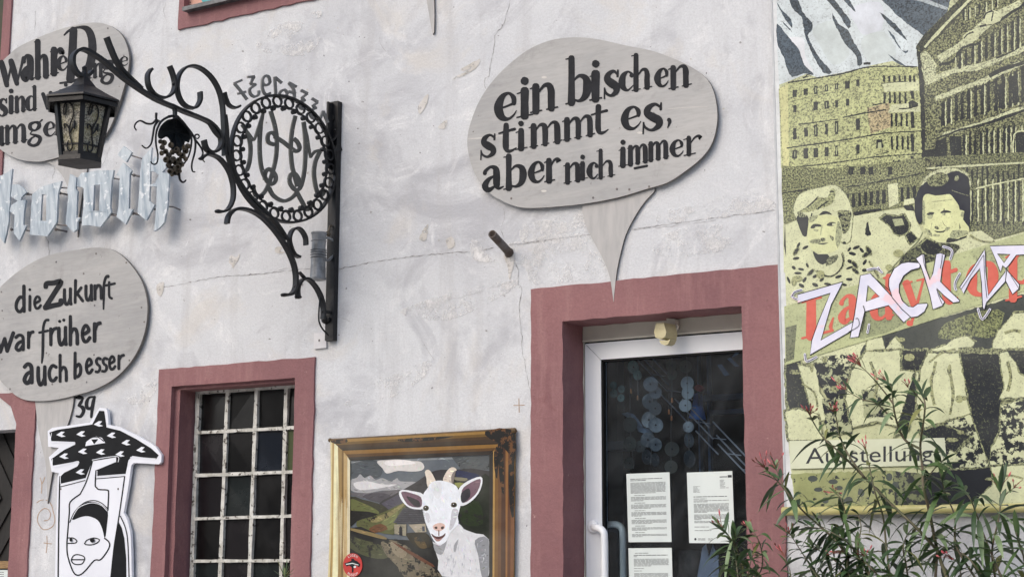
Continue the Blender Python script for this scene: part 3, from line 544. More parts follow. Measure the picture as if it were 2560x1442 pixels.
B2 = [(780, 62), (900, 75), (1000, 130), (1100, 240), (1170, 360), (1205, 500), (1205, 620), (1185, 750), (1140, 880), (1060, 1010), (940, 1130), (780, 1220), (600, 1275), (420, 1312), (250, 1315), (150, 1285), (70, 1220), (0, 1145), (-60, 1050), (-130, 900), (-150, 750), (-120, 600), (-60, 480), (0, 390), (60, 330), (160, 250), (300, 165), (440, 115), (600, 85)]
T2 = spl([(258, 90), (264, 140), (285, 330), (320, 500), (345, 620), (355, 892)], 3)[:-1]+spl([(355, 892), (382, 715), (420, 520), (470, 385), (508, 295), (536, 200), (548, 130), (552, 60), (552, 30)], 3)
sg = bubble('lower left plywood speech bubble in thin rounded brush lettering, three lines, above the cutout board', 6, YB, B2, 7, T2, [(787, 112), (460, 180), (1160, 552), (1182, 670), (1060, 985), (710, 1162), (428, 1180), (82, 1218), (18, 578), (15, 975), (12, 425), (380, 925), (770, 940), (685, 275), (775, 535), (1035, 185)])
words(sg, 6, YB, MON, -.13, [
 ('die', [('d', 120, 597, 92, 135, 1.55), ('i', 225, 580, 38, 120), ('e', 272, 568, 66, 105)]),
 ('Zukunft', [('Z', 366, 560, 142, 205), ('u', 520, 535, 66, 130), ('k', 606, 512, 74, 120, 1.5), ('u', 696, 500, 60, 125), ('n', 768, 490, 72, 118)]),
 ('war', [('w', -30, 925, 142, 150), ('a', 118, 912, 92, 132), ('r', 222, 885, 54, 130)]),
 ('frueher', [('r', 402, 862, 70, 135), ('u', 474, 865, 72, 145), ('h', 565, 862, 78, 140, 1.68), ('e', 662, 842, 78, 142), ('r', 762, 832, 62, 148)]),
 ('auch', [('a', 188, 1182, 92, 165), ('u', 304, 1192, 72, 150), ('c', 392, 1162, 78, 135), ('h', 482, 1162, 70, 125, 1.75)]),
 ('besser', [('b', 606, 1134, 66, 130, 1.6), ('e', 698, 1098, 62, 125), ('s', 778, 1085, 50, 118), ('s', 832, 1080, 52, 112), ('e', 886, 1066, 62, 112), ('r', 962, 1058, 56, 112)])])
s = MB(); ln[0] = 0
ls_ = s
for p in [[(885, 298, 30), (868, 305, 24), (852, 360, 22), (850, 440, 22), (848, 565, 14)], [(894, 345), (893, 420), (897, 465), (916, 478)], [(868, 372), (940, 356)], [(396, 655, 22), (372, 660, 22), (355, 710, 22), (352, 800, 24), (350, 920, 24), (342, 1005, 14)], [(322, 758), (392, 742)], [(488, 665, 26), (489, 666, 26)], [(522, 655, 26), (523, 656, 26)]]: s = MB(); draw(s, 6, YB-.001, p, 21); s.build('letter_stroke', M['ink'], sg)
B3 = [(700, 172), (800, 185), (880, 230), (930, 290), (960, 370), (970, 450), (955, 560), (930, 660), (890, 790), (830, 950), (760, 1050), (650, 1120), (500, 1165), (330, 1210), (240, 1213), (150, 1200), (60, 1160), (0, 1120), (-80, 1040), (-130, 900), (-120, 700), (-60, 560), (0, 480), (60, 420), (130, 360), (250, 300), (400, 240), (550, 195)]
T3 = spl([(440, 150), (500, 203), (600, 240), (690, 340), (745, 440), (800, 600), (840, 760), (862, 900), (872, 1050)], 3)[:-1]+spl([(872, 1050), (886, 850), (915, 640), (950, 450), (980, 280), (990, 140)], 3)
sg = bubble('upper left plywood speech bubble with a tall capital D, partly behind the hanging lantern', 1, YB, B3, 5, T3, [(810, 215), (930, 420), (880, 760), (560, 1130), (90, 1150)])
words(sg, 1, YB, SER, -.16, [
 ('wahre', [('w', 2, 655, 182, 185), ('a', 162, 612, 96, 190), ('h', 258, 590, 112, 165, 1.65), ('r', 374, 562, 104, 185), ('e', 426, 535, 80, 105)]),
 ('Dinge', [('D', 472, 622, 250, 395), ('i', 640, 595, 50, 90), ('n', 695, 585, 80, 100), ('g', 752, 590, 112, 125), ('e', 894, 500, 70, 66)]),
 ('sind', [('s', -20, 880, 78, 130), ('i', 62, 850, 42, 118), ('n', 106, 845, 90, 112), ('d', 192, 836, 84, 108, 1.6)]),
 ('wird', [('w', 318, 826, 140, 120), ('i', 462, 780, 62, 100)]),
 ('umgeb', [('u', -72, 1100, 108, 130), ('m', 30, 1084, 172, 130), ('g', 204, 1055, 118, 130), ('e', 328, 1030, 86, 105), ('b', 410, 1012, 90, 100, 1.5)])])
s = MB(); T4 = spl([(1028, -150), (1048, -70), (1066, 0), (1080, 80), (1083, 84)], 3)+spl([(1085, 82), (1086, 40), (1088, -40), (1120, -150)], 3)
t4 = thing('speech_bubble_sign', 'narrow plywood point of a speech bubble coming in at the top edge', 'sign', tuple(W(1080, 0, 0)), 'speech bubble signs on the house front')
s.slab(L(0, YB+.0145, T4), (0, .01, 0), 0, 1); s.build('tail', [M['ply_tail'], M['ply_edge']], t4)
s = MB(); s.slab(L(0, YB, spl([(800, -200), (860, -330), (1080, -400), (1300, -330), (1350, -220), (1200, -120), (1000, -110)], 6, True)), (0, .014, 0), 0, 1); s.build('board', [M['ply'], M['ply_edge']], t4)

# ------------------------------------------------------------------ sheet-metal blackletter sign on rods
YL = -.085
ml = thing('metal_lettering', 'pale blue brush-painted metal gothic letters joined by thin rods', 'lettering', tuple(XW(5, (900, 700), 0)))
LET = [([(-60, 330), (5, 360), (75, 325), (137, 280), (118, 460), (112, 590), (102, 740), (96, 880), (45, 1115), (3, 1060), (-50, 1000)], []),
 ([(140, 455), (200, 455), (255, 490), (295, 545), (240, 600), (232, 635), (290, 630), (270, 760), (262, 915), (300, 915), (218, 1092), (152, 1000), (165, 800), (108, 760), (125, 690), (200, 640), (120, 590)], []),
 ([(360, 570), (470, 480), (690, 420), (652, 560), (638, 880), (530, 1042), (335, 1020)], [[(470, 570), (522, 565), (518, 866), (455, 866)]]),
 ([(790, 338), (862, 380), (850, 500), (872, 540), (858, 830), (905, 828), (870, 880), (866, 960), (826, 995), (740, 900), (768, 600), (755, 520)], []),
 ([(862, 400), (920, 325), (1000, 320), (1090, 300), (1280, 295), (1256, 420), (1240, 720), (1252, 770), (1130, 935), (1000, 915), (920, 920), (940, 700), (942, 500), (920, 485), (864, 480)], [[(1060, 462), (1128, 460), (1116, 720), (1120, 755), (1046, 752)]]),
 ([(1385, 212), (1482, 300), (1460, 345), (1448, 730), (1496, 735), (1415, 905), (1312, 820), (1335, 700), (1350, 365), (1310, 352)], []),
 ([(1390, 25), (1482, 95), (1420, 205), (1325, 122)], []),
 ([(1708, 40), (1692, 270), (1680, 640), (1737, 688), (1646, 862), (1548, 780), (1565, 600), (1576, 330), (1602, 160)], []),
 ([(1740, 140), (1840, 180), (1892, 240), (1825, 320), (1905, 330), (1886, 700), (1850, 880), (1790, 950), (1735, 985), (1760, 700), (1765, 480), (1690, 475), (1690, 462), (1745, 440), (1790, 350), (1740, 312), (1695, 310), (1700, 240)], [])]
for o, h in LET:
    s = MB(); s.slab(L(5, YL+random.uniform(-.004, .004), jag(o, 1.8, 60)), (0, .012, 0), 0, holes=[L(5, YL, q) for q in h]); s.build('letter', M['blue_paint'], ml)
s = MB()
for p, q in [((-40, 560), (355, 572)), ((650, 490), (780, 498)), ((1240, 378), (1345, 400)), ((1455, 340), (1575, 362)), ((1455, 122), (1600, 168)), ((270, 970), (345, 980)), ((630, 910), (760, 918)), ((870, 882), (935, 882)), ((1235, 800), (1325, 808)), ((1470, 772), (1560, 782)), ((1680, 738), (1765, 736))]:
    s.tube(L(5, YL+.020, [p, q]), .0042, 6)
s.tube([XW(5, (1875, 702), YL+.02), XW(5, (1960, 712), YL+.035), XW(5, (2030, 742), 0)], .0042, 6)
for p in [(665, 552), (620, 960), (118, 960), (1250, 790), (300, 560), (1500, 350), (1490, 780)]: a = XW(5, p, YL+.01); s.tube([a, V((a.x+.01, 0, a.z))], .006, 6); s.lathe(V((a.x, YL+.02, a.z)), (0, -1, 0), [(0, .009), (.006, .009), (.007, 0)], 8)
s.build('rod', M['rod'], ml)

# ------------------------------------------------------------------ black and white cutout board
cb = thing('cutout_board', 'white edged black and white cutout board of a long-snouted head above a mask-like face', 'sign', tuple(XW(7, (700, 1300), 0)))
YC = -.032; OUT = [(745, 174), (795, 180), (806, 215), (812, 302), (900, 322), (1040, 390), (1165, 465), (1208, 530), (1206, 580), (1188, 598), (1100, 592), (1000, 588), (982, 605), (962, 750), (925, 960), (950, 1005), (975, 1100), (982, 1250), (988, 1600), (408, 1600), (418, 1100), (432, 690), (440, 665), (385, 652), (375, 590), (365, 545), (425, 490), (440, 475), (360, 466), (356, 350), (390, 325), (560, 302), (672, 285), (735, 188)]
s = MB(); s.slab(L(7, YC, OUT), (0, .016, 0)); s.build('board', M['board_white'], cb)
s = MB(); y = YC-.0008
s.poly(L(7, y, [(742, 198), (780, 200), (797, 322), (900, 347), (1020, 410), (1130, 478), (1187, 530), (1168, 560), (990, 535), (960, 568), (940, 668), (722, 690), (722, 640), (868, 580), (868, 545), (690, 575), (640, 700), (455, 742), (453, 688), (480, 660), (575, 615), (590, 575), (560, 578), (395, 608), (384, 558), (480, 490), (562, 450), (560, 430), (385, 424), (370, 360), (430, 340), (560, 320), (690, 300)]))
s.poly(L(7, y-.0001, spl([(540, 1012), (565, 940), (640, 885), (700, 878), (760, 900), (805, 948), (800, 1050), (785, 1150), (765, 1080), (730, 1015), (660, 985), (600, 993)], 3, True)))
s.poly(L(7, y-.0002, [(888, 1030), (910, 1070), (930, 1150), (944, 1300), (946, 1600), (812, 1600), (830, 1400), (858, 1200)]))
ln[0] = 0
for p, w in [([(690, 580), (668, 660), (640, 740), (600, 820)], 9), ([(600, 820), (525, 880), (518, 960), (505, 1120), (500, 1200), (508, 1290), (550, 1405), (592, 1425), (640, 1390), (705, 1316), (752, 1310), (800, 1250), (820, 1205), (812, 1175), (782, 1150)], 10), ([(718, 645), (712, 750), (722, 772), (742, 786), (800, 790), (812, 812), (806, 940)], 10),
             ([(522, 1030), (560, 950), (630, 885), (700, 868), (760, 888), (806, 930)], 7), ([(447, 690), (440, 1000), (432, 1600)], 10), ([(932, 690), (890, 985), (850, 1240), (815, 1600)], 9), ([(900, 985), (940, 1080), (958, 1220), (968, 1600)], 8), ([(450, 766), (545, 742), (636, 718)], 6), ([(720, 706), (935, 688)], 6),
             ([(505, 1148), (545, 1148), (574, 1168), (560, 1186), (510, 1188)], 8), ([(632, 1190), (650, 1165), (700, 1148), (742, 1160), (730, 1182), (690, 1198), (645, 1198), (632, 1188)], 8), ([(533, 1310), (550, 1280), (580, 1272), (625, 1285), (632, 1310), (610, 1342), (565, 1345), (540, 1330), (533, 1310)], 8), ([(540, 1310), (630, 1310)], 9)]: draw(s, 7, y-.0003, p, w)
s.poly(L(7, y-.006+.001, ell(530, 1162, 11, 14, 10))); s.poly(L(7, y-.0051, ell(690, 1165, 18, 17, 10)))
wv = MB(); y2 = y-.0008
for cx, cy in [(455, 375), (605, 372), (735, 297), (833, 382), (942, 437), (1053, 490), (478, 538), (618, 502), (752, 507), (897, 522), (600, 656)]: wv = MB(); wv.poly(L(7, y2, [(cx-34, cy+3), (cx+4, cy-22), (cx+30, cy-20), (cx+8, cy+2), (cx+36, cy+14), (cx+6, cy+20)])); wv.build('chevron_mark', M['board_white'], cb)
wv = MB()
wv.poly(L(7, y2, [(638, 462), (644, 432), (680, 400), (720, 388), (762, 400), (788, 438), (760, 442), (700, 452)]))
ln[0] = 0
wv.build('eye_white', M['board_white'], cb)
for p in [[(385, 366), (384, 432), (470, 432), (562, 438)], [(392, 560), (400, 618), (490, 600), (586, 575), (578, 610)], [(450, 690), (452, 742)], [(690, 566), (780, 548), (880, 540), (884, 580)], [(722, 688), (930, 672)], [(975, 545), (1010, 545), (1165, 556)], [(540, 1000), (580, 930), (640, 896), (700, 886), (760, 905), (800, 945)], [(725, 648), (725, 690)]]: wv = MB(); draw(wv, 7, y2-.0001, p, 5); wv.build('white_line', M['board_white'], cb)
s.build('black_painting', M['board_black'], cb)
s = MB(); s.poly(L(7, y2-.001, [(682, 412), (735, 410), (704, 448)])); ln[0] = 0; draw(s, 7, y2-.0012, [(650, 420), (690, 396), (735, 396), (775, 425)], 7); s.build('painted_eye', M['board_black'], cb)
for p in [(455, 782), (884, 782)]: s = MB(); s.lathe(XW(7, p, YC), (0, -1, 0), [(0, .0055), (.002, .005), (.0022, 0)], 10); s.build('screw', M['rod'], cb)
# ------------------------------------------------------------------ wrought-iron bracket
br = thing('lantern_bracket', 'black wrought-iron arm with scrolls, monogram ring and mirrored year numerals', 'bracket', tuple(BB))
BW, BT = .030, .0105
def pbar(k, pts, nm, w=BW, t=BT, off=0., taper=None, n=6, parent=br, m='iron'):
    s = MB(); s.bar([P(k, p, off) for p in spl(pts, n)], BN, w, t, taper=taper); return s.build(nm, M[m], parent)
tail_ = lambda u: 1. if u < .9 else 1.25
pbar(1, [(690, 535), (660, 568), (620, 578), (575, 545), (548, 490), (545, 430), (575, 388), (625, 372), (700, 408), (780, 462), (850, 522), (920, 582), (1000, 640), (1090, 700), (1180, 752), (1290, 800), (1440, 862)], 'arm', .034, .013)
pbar(3, [(-110, 340), (0, 392), (100, 430), (200, 475), (265, 535), (302, 610), (300, 670), (265, 715), (215, 722), (180, 690), (162, 625)], 'arm', .034, .012)
pbar(1, [(800, 283), (830, 362), (868, 450), (920, 532), (985, 598), (1060, 668)], 'scroll', .034, .012)
pbar(2, [(612, 388), (580, 440), (588, 530), (632, 600), (690, 632), (745, 630), (795, 590), (812, 520), (798, 440), (768, 362)], 'scroll', .032)
pbar(2, [(1030, 585), (1030, 655), (1000, 712), (960, 724), (900, 700), (855, 640), (832, 545), (848, 445), (900, 380), (970, 362), (1050, 392), (1130, 465), (1190, 570), (1222, 700), (1232, 850), (1238, 1000), (1240, 1130)], 'scroll', .032)
pbar(3, [(330, 420), (345, 540), (350, 660), (372, 780), (420, 910), (490, 1030), (580, 1130), (680, 1230), (770, 1330), (840, 1440)], 'stay', .032, .013)
pbar(3, [(205, 480), (250, 555), (290, 600)], 'scroll', .026, .008)
pbar(3, [(145, 772), (190, 742), (250, 752), (310, 795), (370, 885), (402, 1000), (400, 1110), (365, 1185), (320, 1210), (272, 1208)], 'scroll', .032)
pbar(3, [(330, 235), (345, 290), (370, 340), (420, 362), (455, 345)], 'scroll', .028, .009)
pbar(4, [(220, 325), (235, 260), (280, 213), (340, 203), (420, 222), (500, 268), (580, 345), (655, 440), (722, 550), (768, 660), (785, 760), (780, 850), (745, 902), (680, 908)], 'stay', .032, .013)
pbar(4, [(868, 502), (862, 435), (825, 375), (785, 362), (748, 392), (732, 455), (748, 525), (775, 578), (815, 600)], 'scroll', .030)
pbar(4, [(805, 938), (800, 870), (815, 815), (850, 778), (895, 785), (950, 845), (990, 925), (1010, 1010), (1008, 1105)], 'scroll', .032, .011)
pbar(4, [(812, 722), (862, 775)], 'scroll', .02, .008, n=2)
pbar(4, [(1035, 1045), (1120, 1062)], 'connector', .014, .012, n=2)
pbar(3, [(1245, 490), (1243, 560), (1225, 612), (1190, 640)], 'connector', .03, .009)
pbar(3, [(1225, 690), (1245, 700), (1275, 690)], 'connector', .03, .03)
for k, p, r in [(4, (150, 225), .013), (4, (690, 908), .013), (3, (140, 778), .010), (4, (805, 925), .013)]:
    s = MB(); c = P(k, p); s.ball(c, r, n=8, sq=(1.4, 1.4, .7)); s.build('leaf_tip', M['iron'], br, True)
for k, p in [(2, (805, 515)), (3, (335, 572)), (4, (780, 840)), (4, (1010, 1045)), (3, (1243, 545))]: s = MB(); s.ball(P(k, p), .010, n=8); s.build('rivet', M['iron'], br, True)
c0 = P(3, (380, 740)); rc = (.3300, 3.4630, .3060)
RP = lambda r, a, off=0.: V((BB.x, 0, 0))+BD*(rc[0]+r*math.cos(a))+V((0, 0, rc[1]+r*math.sin(a)))+BN*off
RO, RI = rc[2]-.004, rc[2]-.060; NO = 25
s = MB(); s.bar([RP(RO, 2*math.pi*i/72) for i in range(72)], BN, .028, .010, closed=True); s.build('ring', M['iron'], br)
s = MB(); s.bar([RP(RO-.052+.004*math.cos(NO*2*math.pi*i/156), 2*math.pi*i/156) for i in range(156)], BN, .010, .006, closed=True); s.build('inner_ring', M['iron'], br)
for q in range(NO):
    a = 2*math.pi*(q+.5)/NO; s = MB()
    s.bar([RP(RO-.028+.023*math.sin(t), a+.088*math.cos(t)) for t in [2*math.pi*j/14 for j in range(14)]], BN, .012, .0075, closed=True)
    ab = a+math.pi/NO; s.bar([RP(RO-.060+.0065*math.sin(t), ab+.026*math.cos(t)) for t in [2*math.pi*j/8 for j in range(8)]], BN, .020, .010, closed=True)
    s.build('ring_loop', M['iron'], br)
def pstroke(mb, k, pts, w, th=.010, off=0.):
    lf, rt = edges([(p[0], p[1], p[2] if len(p) > 2 else w) for p in pts], 5, False); mb.strip([P(k, p, off) for p in lf], [P(k, p, off) for p in rt], th=BN*th)
s = MB(); j = 0
for p in [[(490, 512, 18), (532, 585), (550, 680), (545, 780), (522, 865), (488, 890, 16)], [(478, 498, 14), (530, 570, 24), (578, 628, 14)], [(578, 628, 12), (612, 540, 26), (655, 395, 16)], [(655, 395, 16), (632, 520), (625, 700), (640, 850), (680, 950), (718, 985), (752, 962), (755, 915), (722, 872), (690, 862), (668, 905), (670, 950)],
          [(715, 385), (752, 520), (766, 650), (756, 780), (732, 880), (700, 980), (660, 1055), (615, 1082), (585, 1055), (578, 990, 8)], [(762, 600), (735, 565), (700, 572), (690, 610), (702, 645), (745, 660)], [(745, 592), (820, 640), (870, 680), (925, 715), (952, 690), (935, 640), (905, 612)],
          [(918, 425), (892, 540), (880, 680), (890, 830), (920, 945), (935, 1005)], [(868, 950), (880, 905), (915, 900), (945, 950), (940, 1000)], [(700, 1010), (740, 1080), (820, 1122), (890, 1095), (930, 1048)], [(928, 1045), (968, 1120), (1008, 1188), (1040, 1175), (1042, 1115, 8)],
          [(985, 475), (998, 600), (1000, 750), (988, 900), (958, 1012), (918, 1030), (882, 992), (868, 950)], [(985, 480, 16), (1010, 600, 26), (1042, 768, 12)], [(1042, 768, 12), (1075, 720, 24), (1125, 708, 24)], [(1118, 718), (1082, 800), (1070, 900), (1088, 1020), (1118, 1078), (1148, 1055), (1138, 1008, 8)]]:
    pstroke(s, 3, p, 29, .010, -.004+.0006*j); j += 1
s.build('monogram', M['grey_iron'], br)
NUM = [('seven', [[(415, 160), (480, 132)], [(418, 160), (462, 212), (522, 292)], [(445, 245), (512, 228)]]), ('three', [[(525, 108), (582, 102)], [(580, 102), (548, 165)], [(548, 165), (590, 170), (545, 205), (550, 245), (580, 268), (615, 252), (618, 218)]]),
 ('nine', [[(710, 150), (700, 108), (670, 98), (648, 130), (658, 168), (690, 172), (712, 145)], [(648, 130), (648, 200), (672, 248), (715, 238)]]), ('one', [[(748, 105), (757, 245)], [(750, 108), (806, 156)]]),
 ('and', [[(800, 222), (830, 212), (850, 240), (832, 272), (800, 275), (788, 245), (800, 222)]]), ('seven', [[(862, 152), (926, 188)], [(864, 155), (905, 215), (908, 312)], [(860, 225), (920, 240)]]),
 ('three', [[(962, 215), (1018, 242)], [(1015, 244), (968, 280)], [(968, 280), (992, 300), (955, 310), (950, 345), (975, 368), (1010, 358)]]), ('five', [[(1052, 282), (1102, 312)], [(1100, 315), (1058, 345)], [(1058, 345), (1085, 362), (1045, 380), (1042, 420), (1066, 445), (1092, 430)]]), ('one', [[(1108, 482), (1145, 385)], [(1145, 385), (1182, 482)]])]
for nm, sts in NUM:
    s = MB()
    for j, p in enumerate(sts): pstroke(s, 3, p, 19, .010, -.006+.0007*j)
    s.build('numeral', M['numeral'], br)
s = MB(); a = XW(3, (1232, 328)); d = XW(4, (1062, 1290)); w0 = XW(3, (1232, 600)).x; w1 = XW(3, (1290, 600)).x
s.box((w0-.004, -.034, d.z), (w1, -.0, a.z)); s.box((w0+.006, -.075, a.z-.34), (w0+.016, -.034, a.z-.01)); s.build('wall_plate', M['iron'], br)
s = MB()
for z in (a.z-.085, d.z+.10): s = MB(); s.ball((w0-.002, -.035, z), .020, n=8); s.lathe(V((w0+.014, -.034, z)), (0, -1, 0), [(0, .014), (.008, .014), (.009, 0)], 6); s.build('bolt', M['iron'], br)
s = MB(); s.tube([P(4, p) for p in spl([(985, 930), (975, 1030), (975, 1120), (1000, 1180), (1052, 1240)], 5)], .004, 6); s.build('cable', M['iron'], br)
# ------------------------------------------------------------------ lantern
H = P(1, (632, 585)); dep = (H-CAM).dot(CF); mp = dep/FPX; tocam = math.atan2(CAM.y-H.y, CAM.x-H.x)
lan = thing('hanging_lantern', 'black hexagonal hanging lantern with frosted glass and scroll ornaments', 'lantern', tuple(H))
zz = lambda py: CAM.z+(lambda d: d.z*((H.y-CAM.y)/d.y))(ray(211, py))
def hexr(r, z, n=6, o=0.): return [V((H.x+r*math.cos(tocam+o+2*math.pi*i/n), H.y+r*math.sin(tocam+o+2*math.pi*i/n), z)) for i in range(n)]
zA, zE0, zE1, zB, zP = zz(203), zz(259), zz(277), zz(396), zz(408)
rE, rT, rB = .170, .122, .085
def loft(mb, rings, mat_=0, close=False):
    for A, B in zip(rings, rings[1:]):
        n = len(A); i = mb.add(A+B)
        for q in range(n): mb.face([i+q, i+(q+1) % n, i+n+(q+1) % n, i+n+q], mat_)
s = MB(); zA = zz(192); loft(s, [hexr(.016, zA), hexr(.06, zA-(zA-zE0)*.44), hexr(.115, zA-(zA-zE0)*.72), hexr(rE, zE0+.004), hexr(rE+.002, zE0-.004), hexr(rE-.006, zE0-.006), hexr(.05, zA-.045)])
s.lathe(V((H.x, H.y, zA-.01)), (0, 0, 1), [(0, .02), (.02, .017), (.035, .010), (.05, .012), (.06, 0)], 12); s.build('roof', M['iron'], lan)
s = MB(); f0, f1 = hexr(rE-.012, zE0-.002), hexr(rE-.012, zE1)
for q in range(6): s.bar([f0[q]*.5+f1[q]*.5, f0[(q+1) % 6]*.5+f1[(q+1) % 6]*.5], V((0, 0, 1)), (zE0-zE1)*.55, .006)
s.build('eaves_band', M['iron'], lan)
s = MB(); ta, tb = hexr(rT, zE1+.02), hexr(rB, zB)
for q in range(6): s.bar([ta[q], tb[q]], (ta[q]-V((H.x, H.y, ta[q].z))).normalized().cross(V((0, 0, 1))), .021, .014)
for R0, z in ((rT, zE1+.016), (rB+.001, zB+.006)):
    h = hexr(R0, z)
    for q in range(6): s.bar([h[q], h[(q+1) % 6]], V((0, 0, 1)), .018, .012)
h = [ta[q]*.2+tb[q]*.8 for q in range(6)]
for q in range(6): s.bar([h[q], h[(q+1) % 6]], V((0, 0, 1)), .006, .006)
s.build('cage', M['iron'], lan)
s = MB(); loft(s, [hexr(rB-.02, zB), hexr(rB+.014, zB-.001), hexr(rB+.016, zP), hexr(.0, zP-.004)]); s.build('base_plate', M['iron'], lan)
t = NT('frosted_lantern_glass'); cc = t.mix(t.ramp(t.noise(150., 2), .42, .58), g_(168, 164, 150), g_(84, 82, 76)); cc = t.mix(t.mul(t.ramp(t.noise(9., 2), .5, .62), .4), cc, g_(184, 174, 126)); t.link(cc, t.b.inputs['Base Color']); t.b.inputs['Roughness'].default_value = .25; t.bump([(t.noise(150., 2), .6)], .004); gm = t.m
for q in range(6):
    s = MB(); r_ = lambda A, B: [V((H.x, H.y, p.z))+(p-V((H.x, H.y, p.z)))*.965 for p in (A, B)]
    a1, a2 = r_(ta[q], ta[(q+1) % 6]); b1, b2 = r_(tb[q], tb[(q+1) % 6]); s.slab([b1, b2, a2, a1], ((a1+a2+b1+b2)/4-V((H.x, H.y, (a1.z+b1.z)/2)))*-.03); s.build('glass_pane', gm, lan)
    s = MB(); nrm = ((a2-a1).cross(b1-a1)).normalized(); out = (a1+a2)/2-V((H.x, H.y, a1.z)); nrm = nrm if nrm.dot(out) > 0 else -nrm
    fp = lambda u, v: (a1*(1-u)+a2*u)*v+(b1*(1-u)+b2*u)*(1-v)+nrm*.007
    for c_ in [[(.62, .92), (.66, .78), (.76, .74), (.72, .9), (.55, .95), (.38, .86), (.36, .7), (.48, .56), (.54, .44), (.48, .3), (.40, .18), (.44, .1), (.60, .08), (.68, .18), (.58, .26)], [(.50, .42), (.62, .54), (.76, .56), (.74, .48)], [(.50, .40), (.38, .48), (.28, .60)]]:
        s.tube([fp(*x) for x in spl([((1-u), v) for u, v in c_], 5)], .0033, 6)
    c_ = fp(.70, .54); s.ball(c_, .010, n=6, sq=(.5, .5, 2)); s.build('scroll_ornament', M['iron'], lan)
# ------------------------------------------------------------------ grapes
gp = thing('grape_ornament', 'iron vine leaf over a rusty bunch of grapes with curling tendrils', 'ornament', tuple(P(2, (820, 720))))
s = MB(); LF = [(790, 815), (740, 830), (690, 880), (668, 940), (672, 975), (700, 990), (740, 968), (770, 1000), (775, 1060), (800, 1090), (850, 1140), (872, 1090), (890, 1050), (905, 1010), (935, 1020), (950, 960), (925, 890), (880, 840), (830, 812)]
o_ = jag(spl(LF, 3, True), 2.5, 14); cx, cy = 815, 930; i = s.add([P(2, (cx, cy), .06)]); n = len(o_); R1 = []
for f, of in ((.35, .055), (.7, .04), (1., .012)): R1.append(s.add([P(2, (cx+(x-cx)*f, cy+(y-cy)*f), of+.008*math.sin(8*math.atan2(y-cy, x-cx))*f) for x, y in o_]))
for q in range(n):
    s.face([i, R1[0]+q, R1[0]+(q+1) % n])
    for A, B in zip(R1, R1[1:]): s.face([A+q, B+q, B+(q+1) % n, A+(q+1) % n])
for v in [[(820, 830), (815, 930), (845, 1120)], [(815, 900), (870, 900), (930, 950)], [(815, 940), (870, 960), (900, 1010)], [(815, 880), (750, 890), (685, 950)], [(812, 930), (770, 950), (745, 970)]]: s.tube([P(2, p, .058-.0006*math.hypot(p[0]-cx, p[1]-cy)*.3) for p in spl(v, 4)], .0022, 5)
s.build('leaf', M['leaf_iron'], gp, True)
s = MB(); random.seed(5)
for x, y, r in [(690, 1010, 20), (720, 1020, 26), (705, 1060, 24), (735, 1095, 24), (760, 1130, 26), (700, 1110, 22), (740, 1165, 28), (775, 1180, 28), (760, 1215, 26), (800, 1160, 24), (820, 1190, 27), (850, 1170, 27), (880, 1130, 28), (905, 1090, 28), (925, 1050, 24), (895, 1060, 24), (870, 1205, 26), (845, 1230, 28), (800, 1240, 27), (775, 1265, 26), (815, 1275, 26), (850, 1262, 24), (905, 1160, 22), (790, 1290, 20), (840, 1285, 18), (780, 1040, 26), (830, 1080, 26), (790, 1100, 26), (850, 1110, 24)]:
    c = P(2, (x, y), random.uniform(-.02, .012)); d = V((random.uniform(-.5, .5), -1, random.uniform(-.7, .4))).normalized(); rr = r*.00048*1.12
    s.lathe(c, d, [(-rr, .0), (-rr*.8, rr*.62), (-rr*.3, rr*.95), (.1*rr, rr), (.5*rr, rr*.8), (.62*rr, rr*.6), (.4*rr, rr*.5), (-.2*rr, rr*.4), (-.4*rr, 0)], 10)
s.build('grape_bunch', M['rust'], gp, True)
for p, r in [([(655, 765), (655, 818), (685, 835)], .005), ([(655, 820), (620, 855), (570, 855), (520, 832), (482, 850), (468, 885), (485, 915)], .0045), ([(670, 835), (640, 880), (625, 960), (610, 1030), (570, 1068), (530, 1042)], .0045), ([(760, 797), (695, 840), (655, 930), (652, 1030), (668, 1120), (662, 1188), (632, 1206), (605, 1182)], .0045), ([(760, 797), (800, 790), (830, 790), (900, 862), (950, 950), (955, 1040), (930, 1140), (890, 1205)], .0055),
             ([(830, 790), (920, 890), (965, 950), (990, 1010), (985, 1100), (960, 1200), (965, 1262), (988, 1270)], .005), ([(985, 985), (990, 955), (1012, 950), (1024, 968), (1010, 984), (988, 975), (960, 930)], .0035), ([(985, 990), (1038, 1060), (1055, 1110), (1042, 1150), (1070, 1186)], .0042), ([(850, 1275), (858, 1335), (885, 1360), (910, 1340)], .005)]:
    s = MB(); q = [P(2, c, .004) for c in spl(p, 5)]; m = len(q); s.tube(q, [r*(1.25-.6*i/m) for i in range(m)], 6); s.build('tendril', M['iron'], gp, True)
s = MB(); s.bar([P(2, p) for p in [(805, 705), (815, 750), (815, 815)]], BN, .02, .012); s.build('hanger', M['iron'], gp)
